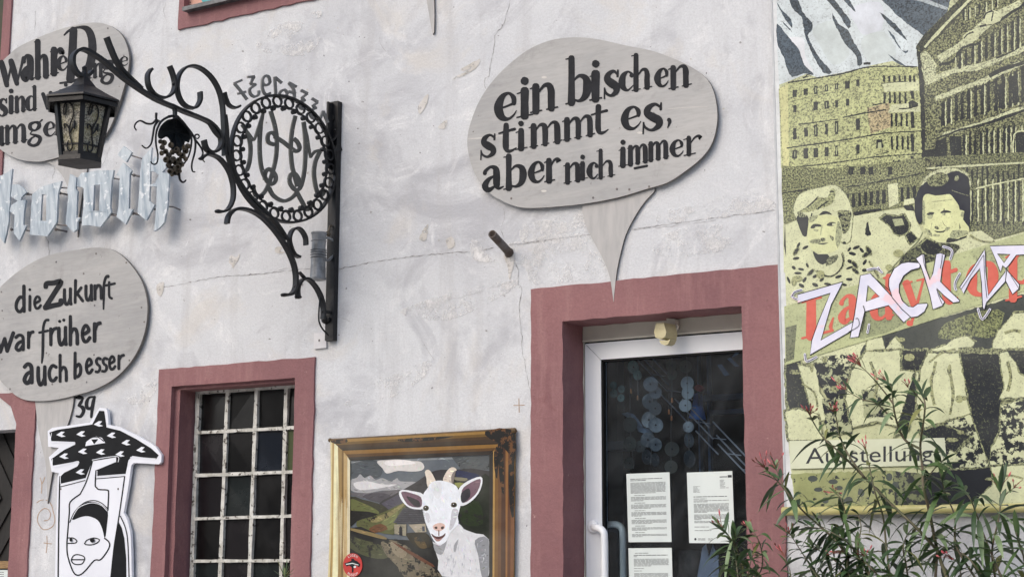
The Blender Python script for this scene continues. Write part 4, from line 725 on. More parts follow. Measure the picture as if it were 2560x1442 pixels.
# ------------------------------------------------------------------ tankard
a, b2 = P(4, (975, 398), .0), P(4, (964, 785), .0); ax = (b2-a); hl = ax.length; r0 = .0365; ax.normalize()
tk = thing('tankard', 'dented pewter beer tankard with a handle hanging by the bracket post', 'tankard', tuple(b2))
s = MB(); F_ = [(0, .90), (0.0, 1.04), (.02, 1.05), (.045, .98), (.16, .92), (.18, 1.03), (.2, .92), (.36, .90), (.375, 1.08), (.39, .93), (.41, .93), (.425, 1.09), (.44, .94), (.465, .94), (.48, 1.09), (.495, .95), (.52, .95), (.535, 1.08), (.555, .96), (.9, 1.02), (.94, 1.04), (.96, 1.09), (1., 1.08), (1.0, .98), (.99, .0)]
s.lathe(a, ax, [(.12*hl, 0), (.12*hl, .8*r0)]+[(h*hl, r*r0) for h, r in F_], 28); s.build('body', M['pewter'], tk)
s = MB(); s.bar([P(4, p) for p in spl([(1035, 440), (1075, 455), (1100, 490), (1102, 540), (1085, 590), (1050, 625), (1030, 622)], 5)], BN, .014, .008); s.build('handle', M['pewter'], tk)
s = MB(); s.tube([P(4, p) for p in spl([(1035, 400), (1055, 385), (1066, 345), (1080, 345)], 4)], .005, 6); s.ball(P(4, (1050, 410)), .012, n=8); s.build('hinge', M['rust'], tk)
# ------------------------------------------------------------------ pipe stub, cover plate, motion sensor
e0, e1 = XW('d', (298, 485), 0), None
d = ray(*px('d', (160, 335))); tt2 = None
# the pipe leaves the wall square; its far end is where the sight line through its mouth passes closest to that axis
pip = thing('pipe_stub', 'rusty grey open pipe stub sticking out of the wall under the largest speech bubble', 'pipe', tuple(e0))
best = min(((e0+V((0, -q*.002, 0))-(CAM+d*((e0.y-q*.002-CAM.y)/d.y))).length, q*.002) for q in range(20, 250))[1]
mid = CAM+d*((-best-CAM.y)/d.y); axp = mid-e0; lp = axp.length
s = MB(); s.lathe(e0-axp.normalized()*.04, axp, [(0, .0185), (lp+.04, .0185), (lp+.04, .0145), (.1, .0145), (.1, 0)], 18); s.lathe(e0, axp, [(0, .024), (.006, .0225), (.012, .0186)], 18)
s.build('pipe', mat('rusty_pipe', g_(112, 108, 106), g_(84, 72, 64), 16., rough=.6, bump=.3, metal=.2), pip, True)
s = MB(); q = L(4, -.012, [(932, 1222), (1034, 1215), (1034, 1340), (932, 1350)]); s.slab(q, (0, .0115, 0)); s.lathe(XW(4, (977, 1280), -.012), (0, -1, 0), [(0, .006), (.002, .005), (.002, 0)], 8, 1)
tag(s.build('cover_plate', [M['plate_white'], M['rod']]), 'small white painted square cover plate with one screw beside the bracket foot', 'cover plate')
sn = thing('motion_sensor', 'yellowed plastic motion sensor clipped under the lintel above the glass door', 'sensor', tuple(XW('e', (1300, 350), .08)))
y0 = .06; s = MB(); fr = [(1242, 262), (1320, 258), (1342, 350), (1332, 405), (1290, 420), (1235, 400), (1222, 345)]; ff = L('e', y0, fr); s.slab(ff, (.028, .05, -.004)); s.slab([V(p)+V((.006, -.006, 0))+(sum((V(x) for x in ff), V((0, 0, 0)))/len(ff)-V(p))*.14 for p in ff], (0, .006, 0))
s.slab([V(p)+V((.008, .004, -.010)) for p in L('e', y0, [(1250, 405), (1330, 408), (1360, 395), (1340, 440), (1310, 456), (1270, 440)])], (.015, .03, 0)); s.build('body', M['sensor'], sn)
s = MB(); s.box(tuple(XW('e', (1238, 322), y0-.0065)), tuple(XW('e', (1318, 318), y0-.0062)+V((0, 0, .001)))); s.build('seam', M['gasket'], sn)
s = MB(); s.slab(L('e', .13, [(1340, 215), (1425, 222), (1428, 300), (1395, 330), (1360, 330)]), (0, .045, 0)); s.build('mount', M['cream'], sn)
s = MB(); s.tube([XW('e', p, .12) for p in spl([(1380, 350), (1420, 345), (1448, 318), (1452, 288), (1430, 282)], 5)], .004, 6); s.build('cable', M['cream'], sn)
# ------------------------------------------------------------------ printed goat picture
gt = thing('goat_picture', 'printed painting of a white goat in hills inside a gold and brown frame', 'picture', tuple(XW('g', (900, 1400), 0)))
YG = -.020; s = MB(); lay = [0]
def pr(s, k, y, pts, col, gr=0., sm=0, rough=0.):
    lay[0] += 1; q = spl(pts, sm, True) if sm else pts
    if rough: q = jag(q, rough, rough*4)
    s.poly(L(k, y-lay[0]*(.000004 if k == 'g' else .000015), q), 0, col if max(col) <= 1 else s2l(col), gr)
lay[0] = 0
full = [(92, 216), (500, 192), (1000, 165), (1500, 132), (1742, 118), (1742, 500), (1735, 1000), (1732, 1650), (60, 1650), (75, 1350), (88, 1000), (97, 600)]
s.slab(L('g', YG, full), (0, .012, 0), col=s2l((150, 120, 70)))
y = YG-.0002
for pts, c, gr, sm in [
 ([(270, 396), (1520, 345), (1520, 1445), (268, 1445)], (108, 117, 126), 0, 0), ([(270, 396), (1520, 345), (1520, 372), (270, 420)], (150, 158, 164), 0, 0), ([(1180, 365), (1518, 352), (1516, 480), (1260, 470)], (92, 98, 102), -.2, 0), ([(275, 430), (520, 400), (540, 540), (300, 560)], (84, 92, 100), -.12, 4),
 ([(510, 405), (600, 390), (700, 385), (800, 400), (900, 405), (935, 450), (910, 485), (820, 495), (700, 488), (600, 512), (560, 465)], (204, 202, 200), 0, 3), ([(590, 400), (760, 390), (860, 420), (700, 440), (600, 440)], (224, 222, 222), 0, 3),
 ([(272, 575), (330, 550), (360, 518), (400, 552), (450, 530), (500, 568), (560, 552), (640, 585), (690, 552), (722, 582), (860, 590), (800, 640), (700, 662), (560, 665), (400, 690), (275, 662)], (182, 184, 188), 0, 3), ([(300, 600), (420, 580), (560, 610), (690, 610), (560, 640), (360, 660)], (205, 205, 207), 0, 3),
 ([(275, 680), (420, 688), (560, 670), (640, 662), (760, 655), (700, 700), (640, 740), (540, 775), (400, 735), (275, 705)], (112, 110, 116), 0, 2), ([(380, 720), (460, 690), (580, 690), (640, 720), (540, 775)], (86, 84, 92), 0, 2),
 ([(530, 782), (640, 715), (760, 648), (860, 590), (935, 538), (1000, 498), (1080, 478), (1180, 480), (1520, 490), (1520, 800), (740, 830)], (62, 60, 64), -.18, 2), ([(550, 780), (720, 690), (745, 782), (630, 850)], (88, 86, 100), 0, 0),
 ([(1228, 485), (1330, 500), (1425, 525), (1400, 565), (1300, 560), (1225, 545)], (38, 46, 84), 0, 3), ([(1200, 545), (1320, 555), (1300, 580), (1210, 570)], (150, 146, 120), 0, 2),
 ([(1180, 520), (1240, 600), (1420, 560), (1520, 540), (1520, 1095), (1300, 1010), (1240, 900), (1230, 640)], (30, 38, 28), -.2, 2), ([(1205, 595), (1300, 600), (1240, 640)], (128, 132, 74), 0, 2), ([(1250, 880), (1350, 868), (1430, 880), (1320, 900)], (64, 82, 36), 0, 2), ([(1260, 790), (1420, 760), (1460, 960), (1280, 960)], (38, 54, 28), -.3, 3),
 ([(272, 718), (380, 745), (520, 780), (622, 840), (565, 885), (272, 860)], (66, 66, 52), -.2, 2), ([(275, 740), (380, 775), (470, 815), (532, 862), (470, 882), (275, 840)], (112, 118, 72), -.1, 3), ([(272, 845), (560, 885), (330, 940), (275, 990)], (34, 34, 32), 0, 2),
 ([(330, 940), (460, 900), (600, 845), (745, 775), (765, 830), (690, 950), (660, 1060), (480, 1025), (350, 1005)], (100, 104, 64), -.15, 2), ([(430, 925), (600, 865), (742, 782), (752, 800), (640, 890), (510, 950)], (150, 142, 96), -.3, 3), ([(560, 940), (660, 880), (700, 850), (650, 1010), (560, 1000)], (128, 134, 86), -.1, 3), ([(440, 1005), (545, 960), (610, 1010), (480, 1045)], (118, 80, 52), 0, 2),
 ([(272, 1000), (480, 1040), (620, 1100), (1000, 1150), (1075, 1445), (268, 1445)], (34, 35, 36), -.2, 2), ([(272, 1000), (420, 1030), (560, 1070), (600, 1100), (520, 1090), (272, 1020)], (150, 132, 90), 0, 3), ([(272, 1080), (400, 1110), (560, 1160), (610, 1265), (450, 1265), (272, 1180)], (82, 86, 60), -.35, 3),
 ([(548, 1125), (640, 1108), (760, 1150), (900, 1260), (1050, 1390), (1080, 1440), (760, 1440), (700, 1350), (600, 1250), (560, 1180)], (128, 119, 100), -.46, 2), ([(600, 1140), (700, 1140), (780, 1230), (720, 1270), (640, 1200)], (158, 147, 124), -.4, 3), ([(640, 1118), (800, 1200), (1012, 1325), (1000, 1345), (790, 1225)], (112, 72, 54), 0, 2),
 ([(748, 820), (840, 815), (930, 830), (945, 955), (800, 962), (655, 955)], (84, 84, 92), 0, 0), ([(665, 968), (775, 966), (772, 1072), (668, 1052)], (168, 162, 140), -.12, 0), ([(710, 1062), (710, 1000), (722, 980), (738, 1000), (740, 1070)], (34, 34, 42), 0, 0), ([(795, 970), (945, 960), (955, 1035), (860, 1045)], (186, 176, 156), -.15, 0), ([(915, 985), (938, 985), (940, 1030), (918, 1030)], (70, 76, 92), 0, 0), ([(770, 1060), (850, 1040), (960, 1050), (1010, 1160), (880, 1180)], (44, 38, 26), -.3, 3), ([(840, 1100), (900, 1080), (960, 1170), (900, 1180)], (96, 78, 44), -.4, 3),
 ([(1010, 1120), (1060, 1150), (1140, 1060), (1235, 955), (1290, 1010), (1400, 1050), (1512, 1100), (1510, 1432), (1095, 1432), (1062, 1290)], (206, 209, 214), 0, 2), ([(1390, 1110), (1510, 1100), (1508, 1430), (1450, 1430), (1420, 1250)], (158, 162, 170), 0, 3), ([(1018, 1140), (1080, 1160), (1140, 1100), (1100, 1230), (1040, 1220)], (176, 180, 186), 0, 3), ([(1200, 1160), (1240, 1100), (1230, 1150), (1210, 1220)], (180, 184, 190), 0, 3),
 ([(940, 500), (960, 478), (990, 490), (1030, 560), (1036, 600), (965, 630), (955, 560)], (214, 205, 192), 0, 2), ([(1102, 590), (1120, 520), (1160, 466), (1200, 456), (1226, 482), (1195, 500), (1176, 545), (1185, 610)], (212, 202, 188), 0, 2), ([(1176, 545), (1195, 500), (1218, 488), (1205, 540), (1195, 600), (1182, 608)], (150, 140, 134), 0, 2),
 ([(708, 682), (740, 658), (820, 668), (930, 702), (925, 822), (850, 832), (780, 805), (725, 742)], (220, 224, 230), 0, 3), ([(728, 688), (760, 674), (820, 688), (905, 724), (910, 805), (850, 815), (780, 785)], (124, 94, 112), 0, 3), ([(775, 718), (840, 735), (890, 762), (895, 808), (840, 800)], (48, 44, 54), 0, 3),
 ([(1245, 648), (1320, 582), (1440, 540), (1455, 600), (1420, 692), (1345, 770), (1260, 802), (1240, 722)], (220, 224, 230), 0, 3), ([(1272, 662), (1340, 600), (1432, 560), (1436, 612), (1392, 702), (1285, 776)], (128, 98, 114), 0, 3), ([(1266, 690), (1335, 645), (1345, 720), (1275, 775)], (52, 50, 60), 0, 3),
 ([(960, 650), (1000, 592), (1080, 575), (1180, 600), (1235, 645), (1262, 760), (1252, 830), (1236, 900), (1240, 965), (1170, 1040), (1130, 1120), (1070, 1152), (1020, 1112), (980, 1030), (942, 940), (922, 850), (915, 760), (930, 690)], (222, 228, 236), 0, 3),
 ([(1190, 830), (1238, 840), (1228, 900), (1200, 980), (1160, 1020), (1170, 920)], (186, 188, 196), 0, 3), ([(940, 870), (975, 870), (990, 930), (965, 950)], (196, 198, 206), 0, 3), ([(1000, 600), (1080, 590), (1090, 680), (1060, 740), (1020, 700)], (214, 218, 224), 0, 3),
 ([(1012, 985), (1040, 962), (1085, 955), (1118, 972), (1116, 1002), (1070, 1030), (1022, 1012)], (206, 176, 166), 0, 3), ([(1028, 990), (1050, 988), (1050, 1008), (1030, 1005)], (70, 50, 48), 0, 3), ([(1084, 992), (1110, 985), (1108, 1005), (1090, 1012)], (70, 50, 48), 0, 3), ([(1060, 1020), (1070, 1020), (1070, 1070), (1062, 1070)], (120, 80, 76), 0, 0),
 ([(998, 1048), (1030, 1072), (1065, 1076), (1100, 1066), (1124, 1045), (1118, 1072), (1085, 1098), (1045, 1100), (1012, 1080)], (96, 56, 58), 0, 3), ([(1020, 1084), (1060, 1102), (1100, 1088), (1070, 1118), (1040, 1115)], (190, 150, 146), 0, 3),
 (ell(950, 822, 26, 24), (84, 74, 50), 0, 0), (ell(952, 824, 17, 15), (24, 22, 20), 0, 0), (ell(945, 816, 5, 4), (230, 230, 230), 0, 0), (ell(1200, 793, 28, 23), (84, 74, 50), 0, 0), (ell(1203, 795, 18, 15), (24, 22, 20), 0, 0), (ell(1196, 787, 5, 4), (230, 230, 230), 0, 0)]:
    if max(c) < 196 and len(pts) > 3: c = tuple(v*.84 for v in c)
    pr(s, 'g', y, pts, c, gr, sm)
    xs = [q[0] for q in pts]; ys = [q[1] for q in pts]; ar = (max(xs)-min(xs))*(max(ys)-min(ys))
    if ar > 9000:
        def inside(x, yy):
            r = False
            for (x1, y1), (x2, y2) in zip(pts, pts[1:]+pts[:1]):
                if (y1 > yy) != (y2 > yy) and x < (x2-x1)*(yy-y1)/(y2-y1)+x1: r = not r
            return r
        white = min(c) > 195; tilt = random.uniform(-.5, .5)
        for _ in range(int(min(130, ar/ (900 if not white else 700)))):
            x, yy = random.uniform(min(xs), max(xs)), random.uniform(min(ys), max(ys)); l = random.uniform(14, 46)*(.8 if white else 1); w = random.uniform(4, 11); an = tilt+random.uniform(-.4, .4)+(1.3 if white else 0); dx, dy = math.cos(an)*l/2, math.sin(an)*l/2
            if inside(x, yy) and inside(x+dx, yy+dy) and inside(x-dx, yy-dy):
                f = random.uniform(.72, 1.3) if not white else random.uniform(.94, 1.04); lf, rt = edges([(x-dx, yy-dy, w*.6), (x+random.uniform(-3, 3), yy+random.uniform(-3, 3), w), (x+dx, yy+dy, w*.4)], 2, True)
                pr(s, 'g', y, lf+rt[::-1], tuple(min(250, v*f*random.uniform(.95, 1.05)) for v in c))
for i in range(7): yy = 835+i*17; pr(s, 'g', y, [(742-i*11, yy), (840, yy-4), (935+i, yy+2), (935+i, yy+7), (840, yy+2), (742-i*11, yy+6)], (56, 56, 64))
for i in range(40): xx, yy = random.uniform(960, 1230), random.uniform(600, 940); pr(s, 'g', y, [(xx, yy), (xx+5, yy+2), (xx+3, yy+random.uniform(20, 45))], random.choice([(210, 215, 224), (234, 238, 244), (214, 218, 226)]))
for i in range(60): xx, yy = random.uniform(1090, 1490), random.uniform(1130, 1400); pr(s, 'g', y, [(xx, yy), (xx+6, yy+2), (xx+2, yy+random.uniform(20, 50))], random.choice([(196, 200, 206), (222, 226, 230), (186, 190, 197)]))
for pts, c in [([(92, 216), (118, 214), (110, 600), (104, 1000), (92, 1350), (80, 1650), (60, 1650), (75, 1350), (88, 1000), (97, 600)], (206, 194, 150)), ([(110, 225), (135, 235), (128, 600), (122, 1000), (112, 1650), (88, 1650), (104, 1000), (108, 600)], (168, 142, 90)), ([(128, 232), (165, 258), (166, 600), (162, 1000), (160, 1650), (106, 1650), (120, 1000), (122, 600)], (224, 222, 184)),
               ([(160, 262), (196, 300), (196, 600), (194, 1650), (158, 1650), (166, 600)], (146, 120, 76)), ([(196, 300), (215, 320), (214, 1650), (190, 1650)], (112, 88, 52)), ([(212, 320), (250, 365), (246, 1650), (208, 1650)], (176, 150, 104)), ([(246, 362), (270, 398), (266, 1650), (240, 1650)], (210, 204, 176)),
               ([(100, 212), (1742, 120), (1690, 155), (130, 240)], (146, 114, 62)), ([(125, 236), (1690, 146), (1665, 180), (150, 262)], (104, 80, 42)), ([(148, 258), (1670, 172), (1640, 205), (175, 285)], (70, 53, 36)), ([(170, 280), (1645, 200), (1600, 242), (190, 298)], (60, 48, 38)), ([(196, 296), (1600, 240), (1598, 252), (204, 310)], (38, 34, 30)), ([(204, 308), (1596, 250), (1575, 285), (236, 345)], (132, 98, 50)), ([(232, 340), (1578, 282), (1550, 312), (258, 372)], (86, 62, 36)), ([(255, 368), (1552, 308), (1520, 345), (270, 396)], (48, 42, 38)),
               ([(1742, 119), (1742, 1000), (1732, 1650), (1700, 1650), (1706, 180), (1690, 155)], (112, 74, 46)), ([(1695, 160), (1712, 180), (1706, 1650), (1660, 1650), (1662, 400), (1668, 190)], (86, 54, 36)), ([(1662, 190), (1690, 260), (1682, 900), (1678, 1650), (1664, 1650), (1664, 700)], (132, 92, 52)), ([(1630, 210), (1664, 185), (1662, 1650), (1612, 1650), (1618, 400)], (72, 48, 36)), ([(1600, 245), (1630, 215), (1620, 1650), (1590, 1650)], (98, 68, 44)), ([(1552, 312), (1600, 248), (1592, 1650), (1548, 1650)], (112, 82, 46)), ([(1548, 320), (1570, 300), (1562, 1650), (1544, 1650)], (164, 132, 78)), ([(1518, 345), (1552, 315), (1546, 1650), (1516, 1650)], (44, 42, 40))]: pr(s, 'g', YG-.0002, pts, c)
for pts in [[(1480, 136), (1742, 119), (1742, 420), (1690, 330), (1600, 240), (1520, 200)], [(1690, 400), (1740, 380), (1738, 900), (1700, 800)], [(1595, 260), (1640, 220), (1650, 700), (1610, 560)], [(1560, 320), (1600, 280), (1590, 560), (1565, 480)], [(95, 215), (240, 205), (230, 240), (130, 245)], [(700, 205), (1000, 185), (1200, 180), (1000, 215), (760, 230)]]: pr(s, 'g', YG-.0002, pts, (96, 66, 42), -.62, 2)
for i in range(26): x = random.uniform(110, 250); pr(s, 'g', YG-.0002, [(x, 330+random.random()*900), (x+5, 600+random.random()*400), (x+2, 1300+random.random()*200)], random.choice([(236, 232, 200), (130, 106, 66), (190, 170, 120)]))
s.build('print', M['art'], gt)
s = MB(); s.tube(L('g', YG+.002, [(88, 214), (1750, 116)]), .0065, 8); s.ball(XW('g', (90, 214), YG), .010, n=8); s.ball(XW('g', (1742, 130), YG), .013, n=8); s.build('batten', mat('dark_gold_batten', g_(98, 76, 44), g_(70, 56, 40), 20., rough=.5), gt)
def flat_text(txt, mb, fn, mi=0, col=(1, 1, 1), bold=0.):
    cu = bpy.data.curves.new('txt', 'FONT'); cu.body = txt; cu.size = 1.; cu.offset = bold; o = bpy.data.objects.new('txt', cu); S.collection.objects.link(o)
    dg = bpy.context.evaluated_depsgraph_get(); me = bpy.data.meshes.new_from_object(o.evaluated_get(dg)); w = max((v.co.x for v in me.vertices), default=1)
    i = mb.add([fn(v.co.x/w, v.co.y/.69) for v in me.vertices])
    for p in me.polygons: mb.face([i+k for k in p.vertices], mi, col)
    bpy.data.objects.remove(o); bpy.data.curves.remove(cu); bpy.data.meshes.remove(me)
s = MB(); yb = YG-.0012-lay[0]*.000004; s.slab(L('g', yb, ell(293, 1332, 86, 106, 36)), (0, .0012, 0)); fg = [(218, 1318), (268, 1300), (282, 1290), (278, 1275), (300, 1272), (312, 1290), (330, 1295), (362, 1322), (352, 1352), (318, 1330), (312, 1345), (302, 1352), (300, 1395), (286, 1400), (284, 1352), (262, 1335), (240, 1345)]
s.poly(L('g', yb-.0004, fg), 1); s.poly(L('g', yb-.0007, [(232, 1322), (290, 1312), (345, 1328), (345, 1335), (290, 1320), (234, 1330)]), 2); s.poly(L('g', yb-.0007, ell(312, 1348, 12, 10, 10)), 2)
for w, a0, a1, flip in (('LÜGEN', 128, 52, 1), ('MUSEUM', 232, 308, -1)):
    for j, ch in enumerate(w):
        am = R_(a0+(a1-a0)*(j+.5)/len(w)); rr = 80
        def fn(u, v, am=am, flip=flip):
            du = (u-.5)*16; dv = (v-.5)*20; ca, sa = math.cos(am), math.sin(am)
            x = (rr+dv*flip)*ca+du*sa*flip; yv = (rr+dv*flip)*sa-du*ca*flip
            return XW('g', (293+x*.90, 1332-yv*1.10), yb-.0006)
        flat_text(ch, s, fn, 2)
s.build('round_badge', [mat('red_badge', g_(186, 56, 52), g_(172, 48, 46), 20., bump=0, rough=.4), M['ink'], M['paper']], gt)
# ------------------------------------------------------------------ big printed banner
K['h'] = (1480, 860, 4.505); K['u'] = (2240, 0, 3.3535); K['v'] = (2200, 560, 4.2412); K['x'] = (1940, 1180, 4.1293)
bn = thing('banner', 'tall yellow-green printed banner of two women before old buildings and ice mountains', 'banner', tuple(XW('r', (900, 1000), 0)))
YN = -.030; zl = XW('r', (240, 1000), YN).z; xl = -2.284; s = MB()
s.slab([V((xl, YN+.001, zl)), V((-.85, YN+.001, zl)), V((-.85, YN+.001, 5.2)), V((xl, YN+.001, 5.2))], (0, .004, 0), col=s2l((214, 218, 220)))
BL = dict(base=(197, 202, 161), pale=(206, 211, 172), mid=(170, 176, 140), dark=(56, 62, 64), ice=(206, 216, 219), slate=(84, 98, 110))
random.seed(21); lay[0] = 0
def PB(k, pts, col, gr=0., sm=0, rough=0.):
    if k in 'qrmw' and col in ('pale', 'dark') and (sm or rough):          # speckled fringe of the coarse print
        xs = [q[0] for q in pts]; ys = [q[1] for q in pts]; ext = min(max(xs)-min(xs), max(ys)-min(ys))
        if 60 < ext < 900:
            cx, cy = sum(xs)/len(xs), sum(ys)/len(ys); f = 1+14/ext*2; pr(s, k, YN, [(cx+(x-cx)*f, cy+(y_-cy)*f) for x, y_ in pts], (172, 178, 134), .52, sm, max(rough, 6))
    if col == 'dark': pr(s, k, YN, pts, (132, 138, 102), max(.90, gr), sm, rough)
    else: pr(s, k, YN, pts, BL.get(col, col) if isinstance(col, str) else col, (gr+.08 if 0 < gr < .3 and k in 'pu' else gr), sm, rough)
PB('p', [(68, -900), (2600, -1400), (2600, 1000), (2400, 1442), (110, 1442)], 'base', .22)
PB('q', [(92, 0), (1900, -60), (1900, 1442), (140, 1442), (124, 920)], 'base', .14)
PB('r', [(212, 0), (1900, -20), (1900, 1020), (1700, 1000), (275, 985), (255, 800), (236, 600), (224, 300)], 'base', .06)
# mountains and sky
PB('p', [(68, -900), (1700, -900), (1560, 0), (1330, 310), (1270, 400), (1300, 575), (1180, 575), (1070, 525), (900, 560), (640, 625), (420, 665), (330, 635), (200, 690), (95, 730), (78, 400)], 'ice', .05)
for pts in [[(60, 380), (140, 330), (300, 330), (320, 480), (390, 620), (300, 560), (180, 500)], [(380, 250), (560, 180), (640, 330), (700, 470), (560, 560), (450, 400)], [(700, 80), (960, 20), (980, 250), (820, 300), (760, 220)], [(820, 320), (1000, 280), (1100, 470), (900, 540), (810, 450)]]: PB('p', pts, random.choice([(216, 220, 224), (198, 208, 208), (208, 214, 222)]), 0, 3)
for pts, g in [([(180, -10), (250, -10), (300, 110), (380, 200), (372, 270), (340, 310), (400, 430), (460, 520), (550, 622), (480, 630), (400, 505), (340, 375), (312, 285), (290, 150), (230, 100)], .5), ([(500, -10), (560, -10), (640, 90), (712, 190), (690, 250), (620, 140), (555, 60)], .5), ([(555, 110), (600, 200), (690, 265), (735, 360), (792, 450), (808, 552), (768, 562), (760, 490), (700, 420), (650, 360), (605, 270), (560, 180)], .5), ([(640, -10), (690, -10), (752, 106), (700, 60)], .4),
               ([(76, 205), (150, 290), (220, 370), (272, 440), (312, 560), (395, 645), (300, 632), (205, 665), (152, 560), (135, 490), (82, 380)], .35), ([(72, 15), (130, 100), (200, 170), (208, 242), (180, 210), (130, 140)], .4), ([(955, 108), (1020, 150), (1100, 215), (1152, 285), (1196, 352), (1130, 300), (1040, 215)], .5), ([(1030, 260), (1090, 325), (1150, 440), (1205, 430), (1180, 462), (1110, 390)], .2), ([(1028, 465), (1100, 515), (1190, 570), (1110, 545)], .4), ([(120, 180), (190, 250), (205, 280), (150, 225)], .5)]:
    PB('p', pts, 'slate', g, 2, 4)
PB('p', [(960, -10), (900, -900), (1800, -900), (1570, -10), (1545, 90), (1440, 215), (1335, 308), (1205, 212), (1100, 130), (1040, 60)], (92, 106, 118), .42, 0, 4)
PB('p', [(1190, -10), (1330, 20), (1440, 60), (1535, 90), (1550, 70), (1450, 30), (1350, -10)], (170, 180, 184), .2)
# left building
PB('p', [(92, 765), (180, 706), (420, 668), (640, 632), (800, 585), (900, 568), (1285, 575), (1310, 800), (1340, 1460), (130, 1600)], (194, 200, 146), .38)
PB('p', [(100, 760), (172, 720), (180, 1442), (130, 1442)], (206, 206, 152), .1)
PB('p', [(850, 930), (1040, 880), (1060, 1090), (880, 1150)], (200, 186, 146), .42); PB('p', [(980, 720), (1290, 690), (1300, 780), (1000, 790)], 'pale', .1); PB('p', [(1060, 900), (1300, 880), (1310, 960), (1030, 970)], 'pale', .12)
def line(k, pts, w, col='dark', gr=0., rough=3):
    lf, rt = edges([(p[0], p[1], w*random.uniform(.7, 1.2)) for p in pts], 3, False); PB(k, lf+rt[::-1], col, gr, 0, rough)
for pts, w in [([(170, 712), (420, 672), (640, 634), (800, 590), (950, 572), (1280, 575)], 12), ([(640, 1010), (830, 972), (1015, 942)], 11), ([(260, 1070), (420, 1050), (600, 1025)], 7), ([(160, 1272), (420, 1235), (700, 1195), (1000, 1145), (1330, 1125)], 11), ([(200, 1440), (560, 1400), (900, 1350), (1330, 1320)], 12), ([(180, 880), (420, 820), (560, 795)], 4), ([(1125, 935), (1210, 930), (1290, 905)], 10), ([(970, 720), (1080, 708), (1200, 700)], 5), ([(900, 905), (1010, 885)], 9), ([(930, 1330), (1040, 1305)], 7), ([(330, 650), (380, 640), (300, 670)], 16), ([(820, 550), (880, 545)], 18)]: line('p', pts, w)
for y0, hh, sl in [(805, 62, -.17), (935, 70, -.12), (1150, 100, -.15), (1325, 85, -.08), (1500, 80, -.06)]:
    for x in (230, 325, 410, 502, 588, 682, 772):
        yc = y0+sl*(x-230); ww = random.uniform(24, 40); h2 = hh*random.uniform(.75, 1.1)
        if random.random() < .9: PB('p', [(x-ww/2, yc-h2/2), (x+ww/2, yc-h2/2-4), (x+ww/2, yc+h2/2), (x-ww/2, yc+h2/2+3)], 'dark', 0, 0, 4)
        if random.random() < .4: PB('p', [(x-4, yc-h2/3), (x+4, yc-h2/3), (x+3, yc+h2/3), (x-4, yc+h2/3)], 'mid', .1)
for y0, y1, xs in [(650, 705, (995, 1040, 1085, 1130, 1175, 1220, 1255)), (795, 890, (1000, 1045, 1088, 1132, 1178)), (975, 1085, (1060, 1100, 1145, 1190)), (1170, 1285, (1065, 1108, 1155, 1200)), (1370, 1460, (1080, 1125))]:
    for x in xs: PB('p', [(x-9, y0+random.uniform(-6, 8)), (x+9, y0), (x+10, y1), (x-8, y1)], 'dark', 0, 0, 4)
for y0, y1 in [(960, 1100), (1150, 1300), (1340, 1470), (780, 850)]: PB('p', [(1222, y0), (1252, y0), (1258, y1), (1228, y1)], 'dark', 0, 0, 5)
PB('p', [(1205, 880), (1240, 860), (1290, 890), (1280, 915), (1210, 930)], 'dark', .0, 0, 5); PB('p', [(930, 1200), (980, 1195), (990, 1270), (925, 1275)], 'dark', .0, 0, 5); PB('p', [(945, 1225), (972, 1222), (975, 1275), (942, 1275)], 'mid')
# right building
PB('p', [(1275, 420), (1330, 312), (1545, 95), (1760, -110), (2600, -900), (2600, 1300), (2300, 1470), (1340, 1470), (1310, 800)], (174, 178, 130), .60)
PB('u', [(165, 410), (230, 300), (440, 95), (560, -40), (680, -40), (560, 110), (420, 250), (300, 370), (210, 440)], (100, 104, 78), .62, 0, 5); line('u', [(240, 400), (330, 300), (430, 190), (540, 80), (640, -20)], 22, 'pale', .12, 5)
PB('u', [(175, 420), (210, 440), (235, 700), (245, 1000), (250, 1442), (222, 1442), (205, 900), (190, 600)], 'dark', .3, 0, 6); PB('u', [(205, 450), (250, 430), (340, 540), (330, 640), (250, 720), (220, 600)], 'pale', .4, 0, 6)
for pts, w in [([(250, 700), (500, 590), (700, 560), (900, 480), (1100, 400)], 46), ([(330, 830), (560, 740), (760, 670), (980, 560), (1100, 520)], 40), ([(390, 1130), (600, 1070), (800, 1000), (1000, 925), (1100, 900)], 24), ([(360, 500), (500, 410), (620, 330), (720, 230), (860, 130), (1050, 30)], 70)]: line('u', pts, w, 'pale', .25, 8)
for pts, w in [([(360, 545), (480, 510), (560, 400), (700, 370)], 18), ([(700, 225), (840, 190), (950, 120), (1100, 20)], 20), ([(840, 490), (960, 440), (1100, 350)], 20), ([(780, 640), (900, 580), (1100, 520)], 34), ([(330, 1170), (480, 1110), (780, 1030), (980, 960), (1100, 920)], 20), ([(640, 770), (760, 720), (860, 660)], 16)]: line('u', pts, w, 'dark', .0, 6)
def col_row(ps, x0, x1, h, st, wd, dens=1.):
    x = x0
    while x < x1:
        t = (x-x0)/(x1-x0); yb = ps[0]+(ps[1]-ps[0])*t; hh = h[0]+(h[1]-h[0])*t
        if random.random() < dens: PB('u', [(x, yb-hh*random.uniform(.8, 1)), (x+wd, yb-hh), (x+wd*1.1, yb-random.uniform(0, 25)), (x, yb)], 'dark', random.choice([0, 0, 0]), 0, 5)
        if random.random() < .75: PB('u', [(x+wd*1.2, yb-hh*.9), (x+wd*1.2+9, yb-hh*.9), (x+wd*1.2+10, yb-10), (x+wd*1.2, yb)], 'pale', .12, 0, 4)
        x += st*random.uniform(.85, 1.15)
